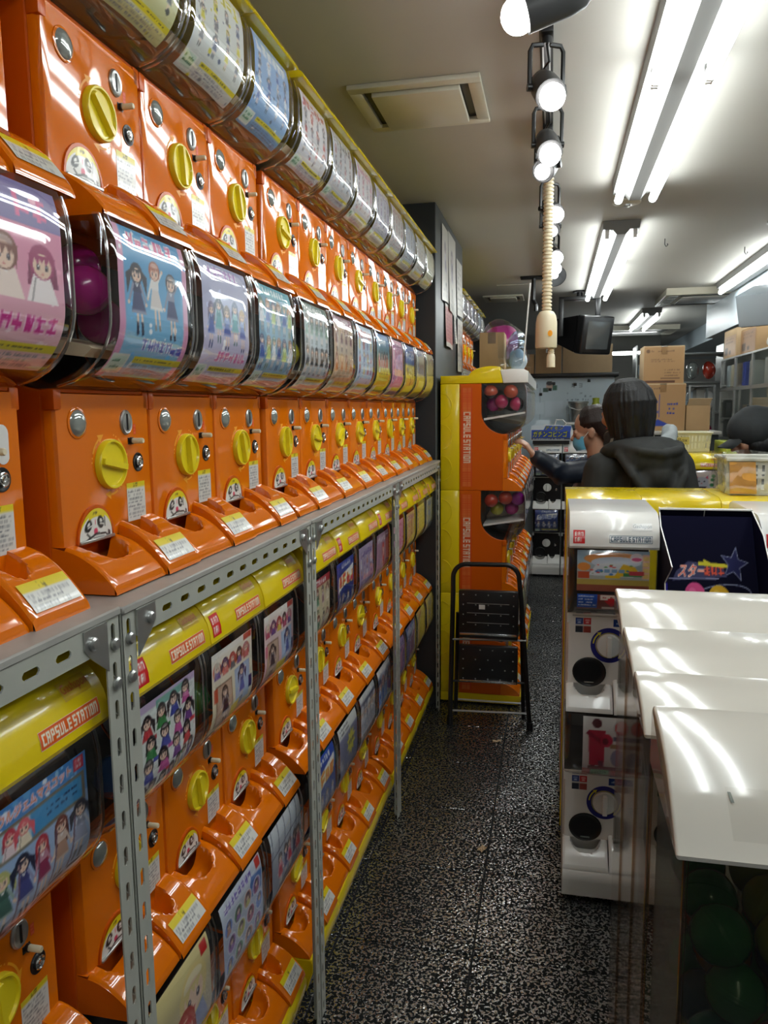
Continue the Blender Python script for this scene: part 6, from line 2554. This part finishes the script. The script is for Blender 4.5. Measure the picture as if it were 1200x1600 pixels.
# ------------------------------------------------------------------ people
def fuse(name, b, m, parent, voxel=.008, it=4, sharp=0):
    """melt overlapping shapes into one continuous skin"""
    me = b.mesh(name + '_raw', m, 0)
    o = bpy.data.objects.new('tmp', me)
    COL.objects.link(o)
    r = o.modifiers.new('r', 'REMESH')
    r.mode = 'VOXEL'
    r.voxel_size = voxel
    r.use_smooth_shade = True
    if it:
        s = o.modifiers.new('s', 'SMOOTH')
        s.factor = .5
        s.iterations = it
    dg = bpy.context.evaluated_depsgraph_get()
    nm = bpy.data.meshes.new_from_object(o.evaluated_get(dg))
    nm.name = name
    nm.materials.clear()
    nm.materials.append(M[m])
    bpy.data.objects.remove(o)
    bpy.data.meshes.remove(me)
    for p in nm.polygons:
        p.use_smooth = True
    return link(name, nm, parent)


def V(*a):
    return Vector(a)


def hand(b, wrist, direc, palm_n, s=1.0, curl=.5, thumb_side=1, pinch=False):
    d = Vector(direc).normalized()
    n = Vector(palm_n).normalized()
    n = (n - d * n.dot(d)).normalized()
    side = d.cross(n).normalized() * thumb_side
    w_ = Vector(wrist)
    for k in (-1.5, -.5, .5, 1.5):
        b.cap(w_ + side * k * .009 * s, w_ + d * .072 * s + side * k * .0165 * s, .0115 * s, .0105 * s, 8)
    L = [.062, .074, .080, .070]
    for k, l in zip((-1.5, -.5, .5, 1.5), L):
        p = w_ + d * .074 * s + side * k * .018 * s
        cdir = d
        c = curl * (1.25 if (pinch and k < 1) else 1.0)
        for j, f in enumerate((.45, .32, .25)):
            ang = c * (.55 + .35 * j)
            cdir = (cdir * math.cos(ang) + n * math.sin(ang)).normalized()
            q = p + cdir * l * f * s
            b.cap(p, q, (.0088 - .001 * j) * s, (.0080 - .0012 * j) * s, 8)
            p = q
    p = w_ + d * .022 * s + side * .024 * s
    td = (d * .72 + side * .55 + n * (.35 + .3 * curl)).normalized()
    q = p + td * .036 * s
    b.cap(p, q, .0115 * s, .0100 * s, 8)
    td = (td * .8 + d * .4 + n * .35 - side * .25 * curl).normalized()
    b.cap(q, q + td * .030 * s, .0098 * s, .0075 * s, 8)


def head(b, c, fwd, up, s=1.0):
    """head of about .215 m (s=1); c is the middle of the cranium"""
    f = Vector(fwd).normalized()
    u = Vector(up).normalized()
    u = (u - f * u.dot(f)).normalized()
    r = f.cross(u)
    T = Matrix((r, f, u)).transposed()
    c = Vector(c)
    P = lambda x, y, z: c + T @ Vector((x, y, z)) * s

    def ell(x, y, z, rx, ry, rz):
        n0 = len(b.bm.verts)
        b.bm.verts.ensure_lookup_table()
        b.ball((0, 0, 0), 1.0, 18, 12)
        b.bm.verts.ensure_lookup_table()
        for v in b.bm.verts[n0:]:
            v.co = P(x + v.co.x * rx, y + v.co.y * ry, z + v.co.z * rz)
    ell(0, -.012, .012, .074, .092, .088)
    ell(0, .018, -.042, .058, .066, .066)
    ell(0, .046, -.082, .034, .034, .028)
    ell(0, .078, -.012, .048, .014, .018)
    for x in (-1, 1):
        ell(x * .036, .058, -.040, .022, .022, .022)
        ell(x * .074, -.004, -.030, .009, .019, .030)
        ell(x * .079, -.010, -.022, .006, .014, .020)
    b.cap(P(0, .084, -.018), P(0, .104, -.044), .007 * s, .0115 * s, 10)
    for x in (-1, 1):
        ell(x * .009, .092, -.047, .008, .009, .007)
    ell(0, .080, -.067, .020, .010, .005)
    ell(0, .078, -.076, .017, .010, .006)
    return P, T


def hair_shell(b, P, R, Rz, z0, back, length, taper):
    def f(u, v):
        a = 2 * PI * u
        c, s = math.cos(a), math.sin(a)
        if v < .5:
            e = (1 - 2 * v) * PI / 2
            r, z = R * math.cos(e), z0 + Rz * math.sin(e)
        else:
            q = (v - .5) * 2
            r, z = R * (1 - taper * q ** 1.6), z0 - length(c) * q
        r *= 1 + .018 * math.sin(5 * a + 1 + 3 * v) + .014 * math.sin(9 * a - 4 * v)
        return P(s * r * .95, back + c * r * (.80 if c > 0 else 1.12), z)
    V_ = b.surf(f, 40, 20)
    b._face([V_[i][20] for i in range(40)])


def face_bits(t, P, s, name_skin=True):
    b = MB()
    for x in (-1, 1):
        b = MB()
        b.ball(P(x * .032, .076, -.016), .0095 * s, 12, 8)
        e = b.obj('eye', 'white', t)
        b = MB()
        b.ball(P(x * .032, .0825, -.016), .0045 * s, 10, 6)
        b.obj('iris', 'black', e)
        b = MB()
        b.cap(P(x * .018, .086, .006), P(x * .048, .074, .008), .0035 * s, .0025 * s, 6)
        b.obj('eyebrow', 'hair_black', t)
    b = MB()
    b.cap(P(-.017, .0875, -.0715), P(.017, .0875, -.0715), .0022 * s, .0022 * s, 6)
    b.obj('mouth', 'red', t)


def body(t, h, hs, joints, head_c, hf, hu, hands=True):
    """one continuous skin: legs, torso, arms, hands, neck and head"""
    b = MB()
    J = joints
    for s in ('L', 'R'):
        b.cap(J['hip' + s], J['knee' + s], .070 * h / 1.6, .048 * h / 1.6)
        b.cap(J['knee' + s], J['ankle' + s], .047 * h / 1.6, .030 * h / 1.6)
        b.cap(J['ankle' + s] + V(0, .01, -.03), J['ankle' + s] + V(0, -.13 * h / 1.6, -.045), .026, .02)
        b.cap(J['sh' + s], J['el' + s], .043 * h / 1.6, .034 * h / 1.6)
        b.cap(J['el' + s], J['wr' + s], .034 * h / 1.6, .023 * h / 1.6)
        hd = J.get('hand' + s)
        if hd:
            hand(b, J['wr' + s], hd[0], hd[1], hs * hd[2], hd[3], hd[4], hd[5])
    b.cap(J['pelvis'], J['chest'], .105 * h / 1.6, .115 * h / 1.6)
    b.cap(J['hipL'], J['hipR'], .080 * h / 1.6, .080 * h / 1.6)
    b.cap(J['shL'], J['shR'], .052 * h / 1.6, .052 * h / 1.6)
    nb = (J['shL'] + J['shR']) / 2
    b.cap(nb, Vector(head_c) - Vector(hu).normalized() * .05 * hs - Vector(hf).normalized() * .02 * hs, .058 * hs, .050 * hs)
    P, T = head(b, head_c, hf, hu, hs)
    return fuse('body', b, 'skin', t, .0058, 3), P, T


def jacket(t, h, J, m, fat=1.0, hem=.44, cuff=.0, wob=1):
    b = MB()
    k = h / 1.6
    b.cap(J['pelvis'] + V(0, 0, -.03), J['chest'], .145 * k * fat, .150 * k * fat)
    b.cap(J['hipL'] * .8 + J['hipR'] * .2, J['hipR'] * .8 + J['hipL'] * .2, .118 * k * fat, .118 * k * fat)
    b.cap(J['shL'] * .93 + J['shR'] * .07, J['shR'] * .93 + J['shL'] * .07, .076 * k * fat, .076 * k * fat)
    b.cap((J['shL'] + J['shR']) / 2 + V(0, 0, -.04), (J['shL'] + J['shR']) / 2 + V(0, .0, .045 * k), .10 * k * fat, .068 * k)
    rnd = random.Random(wob)
    for s in ('L', 'R'):
        b.cap(J['sh' + s], J['el' + s], .071 * k * fat, .060 * k * fat)
        w_ = J['el' + s].lerp(J['wr' + s], .93)
        b.cyl(J['el' + s], w_, .060 * k * fat, .047 * k * fat, 14)
        b.ball(J['el' + s], .061 * k * fat, 14, 8)
        b.ball(J['el' + s].lerp(w_, .9), .048 * k * fat, 14, 8)
        for i in range(5):          # folds round the sleeve
            f = rnd.random()
            a_, c_ = (J['sh' + s], J['el' + s]) if i < 3 else (J['el' + s], w_)
            p = a_.lerp(c_, f)
            d = (c_ - a_).normalized()
            o = d.orthogonal().normalized()
            q = d.cross(o)
            r = .058 * k * fat
            an = rnd.random() * 6
            b.tube([p + d * (.02 * math.sin(2 * g)) + (o * math.cos(an + g) + q * math.sin(an + g)) * r for g in [j * .45 for j in range(6)]], .012 * k, 6)
    return fuse('jacket', b, m, t, .009, 5)


def trousers(t, h, J, m):
    k = h / 1.6
    b = MB()
    for s in ('L', 'R'):
        b.cap(J['hip' + s], J['knee' + s], .088 * k, .066 * k)
        b.cap(J['knee' + s], J['ankle' + s] + V(0, 0, .03), .066 * k, .052 * k)
    b.cap(J['hipL'], J['hipR'], .10 * k, .10 * k)
    fuse('trousers', b, m, t, .010, 4)
    for s in ('L', 'R'):
        b = MB()
        a = J['ankle' + s]
        z = .038
        b.cap(V(a.x, a.y + .025, z), V(a.x, a.y - .10, z - .004), .037, .034)
        b.cap(V(a.x, a.y - .06, z - .004), V(a.x, a.y - .15 * k, z - .008), .036, .029)
        b.cap(V(a.x, a.y + .01, z), V(a.x, a.y + .01, .08), .036, .036)
        o = fuse('shoe', b, 'black', t, .008, 3)
        for v in o.data.vertices:
            v.co.z = max(v.co.z, .0015)


def std_joints(h, lean=0.0, arms=None, stance=.085):
    k = h
    J = {'pelvis': V(0, 0, .52 * k), 'chest': V(0, -lean * .6, .70 * k)}
    for s, x in (('L', 1), ('R', -1)):
        J['hip' + s] = V(x * .058 * k, 0, .50 * k)
        J['knee' + s] = V(x * .062 * k, -.012, .27 * k)
        J['ankle' + s] = V(x * .064 * k, .012, .045 * k)
        J['sh' + s] = V(x * .112 * k, -lean, .795 * k)
        J['el' + s] = V(x * .150 * k, .02 - lean, .62 * k)
        J['wr' + s] = V(x * .145 * k, -.09 - lean, .49 * k)
        J['hand' + s] = (V(0, -.25, -1), V(-x, 0, 0), .95, .45, 1, False)
    J.update(arms or {})
    return J


# --- person reaching to the tower (faces -x)
t = thing('person', 'person in a navy jacket, seen in profile, reaching to the tower machines', 'person', (.245, 4.02, 0), -PI / 2)
h = 1.40
J = std_joints(h, .03)
J['shL'] = V(.130, -.055, 1.095)
J['shR'] = V(-.140, .02, 1.105)
J['elL'] = V(.235, -.205, 1.085)
J['wrL'] = V(.300, -.335, 1.175)
J['handL'] = (V(.05, -.55, .80), V(-.2, -.75, -.45), .88, .62, -1, True)
hc, hf, hu = V(-.005, -.065, 1.300), V(-.10, -.95, -.20), V(0, -.16, 1)
_, P, T = body(t, h, .95, J, hc, hf, hu)
jacket(t, h, J, 'navycloth', 1.0, wob=3)
trousers(t, h, J, 'trouser')
face_bits(t, P, .95)
b = MB()
ln = lambda c: .010 + .125 * max(0, (-c + .10) / 1.10) ** .75
hair_shell(b, P, .092, .092, .022, -.022, ln, .30)
rnd = random.Random(5)
for i in range(90):
    a = 2 * PI * i / 90 + rnd.uniform(-.04, .04)
    c, s = math.cos(a), math.sin(a)
    L_ = ln(c) + (.035 if c > .2 else .012) * rnd.random()
    pts = []
    for k in range(6):
        q = k / 5
        if q < .6:
            e = (1 - q / .6) * 1.25
            r, z = .092 * math.cos(e), .022 + .092 * math.sin(e)
        else:
            g = (q - .6) / .4
            r, z = .093 * (1 - .30 * g ** 1.6), .022 - L_ * g
        pts.append(P(s * r * .96, -.022 + c * r * (.84 if c > 0 else 1.13), z))
    b.tube(pts, .004 + .0035 * rnd.random(), 6)
fuse('hair', b, 'hair_brown', t, .0045, 1)
b = MB()


def mk(u, v):
    a = (u - .5) * 2.5
    z = -.038 - .070 * (1 - v)
    r = .100 - .014 * (2 * v - 1) ** 2
    return P(math.sin(a) * .066, .012 + math.cos(a) * r * .94, z)


b.surf(mk, 18, 8)
b.obj('face_mask', 'mask', t, label='pale blue face mask')
b = MB()
for s in (-1, 1):
    b.tube([P(s * .062, .04, -.048), P(s * .074, .02, -.03), P(s * .080, -.006, -.008), P(s * .080, -.022, -.03)], .0016, 5)
b.obj('mask_loop', 'white', t, kind='stuff')

# --- person in the black hooded jacket (back to the camera, head turned left)
t = thing('person', 'person in a black hooded jacket with chin-length black hair, back to the camera', 'person', (.335, 3.20, 0), math.radians(198))
h = 1.52
J = std_joints(h, .02)
J['shL'] = V(.150, 0, 1.150)
J['shR'] = V(-.150, 0, 1.160)
J['elL'] = V(.205, .02, .93)
J['elR'] = V(-.205, .03, .93)
J['wrL'] = V(.17, -.14, .86)
J['wrR'] = V(-.16, -.14, .86)
hc, hf, hu = V(.066, -.020, 1.392), V(.30, -.94, -.10), V(.04, -.03, 1)
_, P, T = body(t, h, .98, J, hc, hf, hu)
jacket(t, h, J, 'jacket', 1.10, wob=8)
trousers(t, h, J, 'trouser')
face_bits(t, P, .98)
b = MB()
ln = lambda c: .030 + .140 * min(1, max(0, (.78 - c) / .35))
hair_shell(b, P, .097, .098, .018, -.028, ln, .34)
rnd = random.Random(9)
for i in range(130):
    a = 2 * PI * i / 130 + rnd.uniform(-.04, .04)
    c, s = math.cos(a), math.sin(a)
    L_ = ln(c) * rnd.uniform(.80, 1.16)
    wv = rnd.uniform(0, 6)
    pts = []
    for k in range(7):
        q = k / 6
        if q < .5:
            e = (1 - q / .5) * 1.3
            r, z = .097 * math.cos(e), .018 + .098 * math.sin(e)
        else:
            g = (q - .5) / .5
            r, z = (.099 + .004 * math.sin(wv + 3 * g)) * (1 - .34 * g ** 1.6), .018 - L_ * g
        pts.append(P(s * r * .96, -.028 + c * r * (.84 if c > 0 else 1.13), z))
    b.tube(pts, .0042 + .004 * rnd.random(), 6)
fuse('hair', b, 'hair_black', t, .0036, 1)
nb = V(.005, .0, 1.215)
b = MB()
nb = V(.042, -.01, 1.215)
for k in range(3):
    b.tube([nb + V(.074 * math.cos(a), .068 * math.sin(a), .012 + .022 * k + .012 * math.sin(a * 2 + k)) for a in [j * 2 * PI / 20 for j in range(20)]], .026, 10, True)
fuse('scarf', b, 'scarf', t, .007, 3)
nb = V(.005, .0, 1.245)
b = MB()          # hood lying on the back
b.tube([nb + V(.128 * math.cos(a), .100 * math.sin(a) + .02, -.020 + .030 * math.sin(a)) for a in [j * 2 * PI / 24 for j in range(24)]], .034, 12, True)
for (x, y, z, r) in ((0, .130, 1.195, .074), (.058, .120, 1.205, .064), (-.058, .120, 1.205, .064), (0, .140, 1.140, .066), (.038, .136, 1.115, .056), (-.038, .136, 1.115, .056), (0, .138, 1.075, .048), (.09, .095, 1.225, .048), (-.09, .095, 1.225, .048)):
    b.ball((x, y, z), r, 16, 10)
b.tube([V(.130, .10, 1.225), V(.098, .180, 1.140), V(.040, .196, 1.045), V(-.040, .196, 1.045), V(-.098, .180, 1.140), V(-.130, .10, 1.225)], .019, 8)
b.tube([V(.125, .08, 1.250), V(.075, .175, 1.235), V(0, .202, 1.225), V(-.075, .175, 1.235), V(-.125, .08, 1.250)], .019, 8)
fuse('hood', b, 'jacket', t, .008, 3)
b = MB()          # grey hoodie edge standing up on the right
b.tube([V(.02, .100, 1.250), V(-.035, .108, 1.262), V(-.085, .090, 1.290), V(-.108, .045, 1.310), V(-.104, .0, 1.31)], .022, 10)
b.cap(V(-.074, .092, 1.268), V(-.106, .03, 1.295), .030, .032)
fuse('hoodie_collar', b, 'greycloth', t, .007, 3)
b = MB()
b.tube([V(.205, -.02, 1.02), V(.225, .0, .985), V(.222, .012, .955)], .005, 6)
b.obj('zip_pull', 'steel', t)
b = MB()
b.tube([V(0, .172 , 1.02), V(0, .176, .95), V(0, .172, .82)], .004, 6)
b.obj('back_seam', 'black', t)

# --- person with a cap at the right edge (faces -x)
t = thing('person', 'person in a dark cap and coat at the right photo edge, facing left', 'person', (.955, 3.72, 0), -PI / 2)
h = 1.40
J = std_joints(h, .05)
J['wrL'] = V(.10, -.25, .80)
J['elL'] = V(.20, -.06, .86)
hc, hf, hu = V(0, -.085, 1.275), V(.12, -.95, -.30), V(0, -.22, 1)
_, P, T = body(t, h, .98, J, hc, hf, hu)
jacket(t, h, J, 'darkcloth', 1.12, wob=5)
trousers(t, h, J, 'trouser')
face_bits(t, P, .98)
b = MB()
for (x, y, z, r) in ((0, -.045, -.02, .084), (.03, -.03, -.06, .062), (-.03, -.03, -.06, .062), (.050, .015, -.05, .040), (-.050, .015, -.05, .040), (.058, .02, -.09, .028), (-.058, .02, -.09, .028)):
    b.ball(P(x, y, z), r, 14, 10)
fuse('hair', b, 'hair_black', t, .007, 2)
b = MB()
for (x, y, z, r) in ((0, -.012, .036, .090), (0, .020, .030, .084), (0, -.035, .022, .092), (.02, 0, .02, .084), (-.02, 0, .02, .084)):
    b.ball(P(x, y, z), r, 18, 12)
cap = fuse('cap', b, 'darkcloth', t, .007, 3)
b = MB()
for d in (0, .004):
    b.surf(lambda u, v: P((u - .5) * .150 * (1 - .35 * v * v), .080 + .085 * v * math.sqrt(max(0.05, 1 - (2 * u - 1) ** 2 * .8)), .012 - .022 * v - .020 * (2 * u - 1) ** 2 - d), 12, 6, True, d > 0)
b.obj('visor', 'darkcloth', cap)
b = MB()
b.ball(P(0, -.012, .127), .007, 10, 6)
b.obj('cap_button', 'darkcloth', cap)
b = MB()          # hood collar of the coat
b.tube([V(.10 * math.cos(a), .09 * math.sin(a) - .045, 1.155 + .015 * math.sin(a)) for a in [j * 2 * PI / 20 for j in range(20)]], .034, 10, True)
b.cap(V(.06, .06, 1.12), V(-.06, .06, 1.12), .06, .06)
fuse('coat_collar', b, 'darkcloth', t, .009, 3)
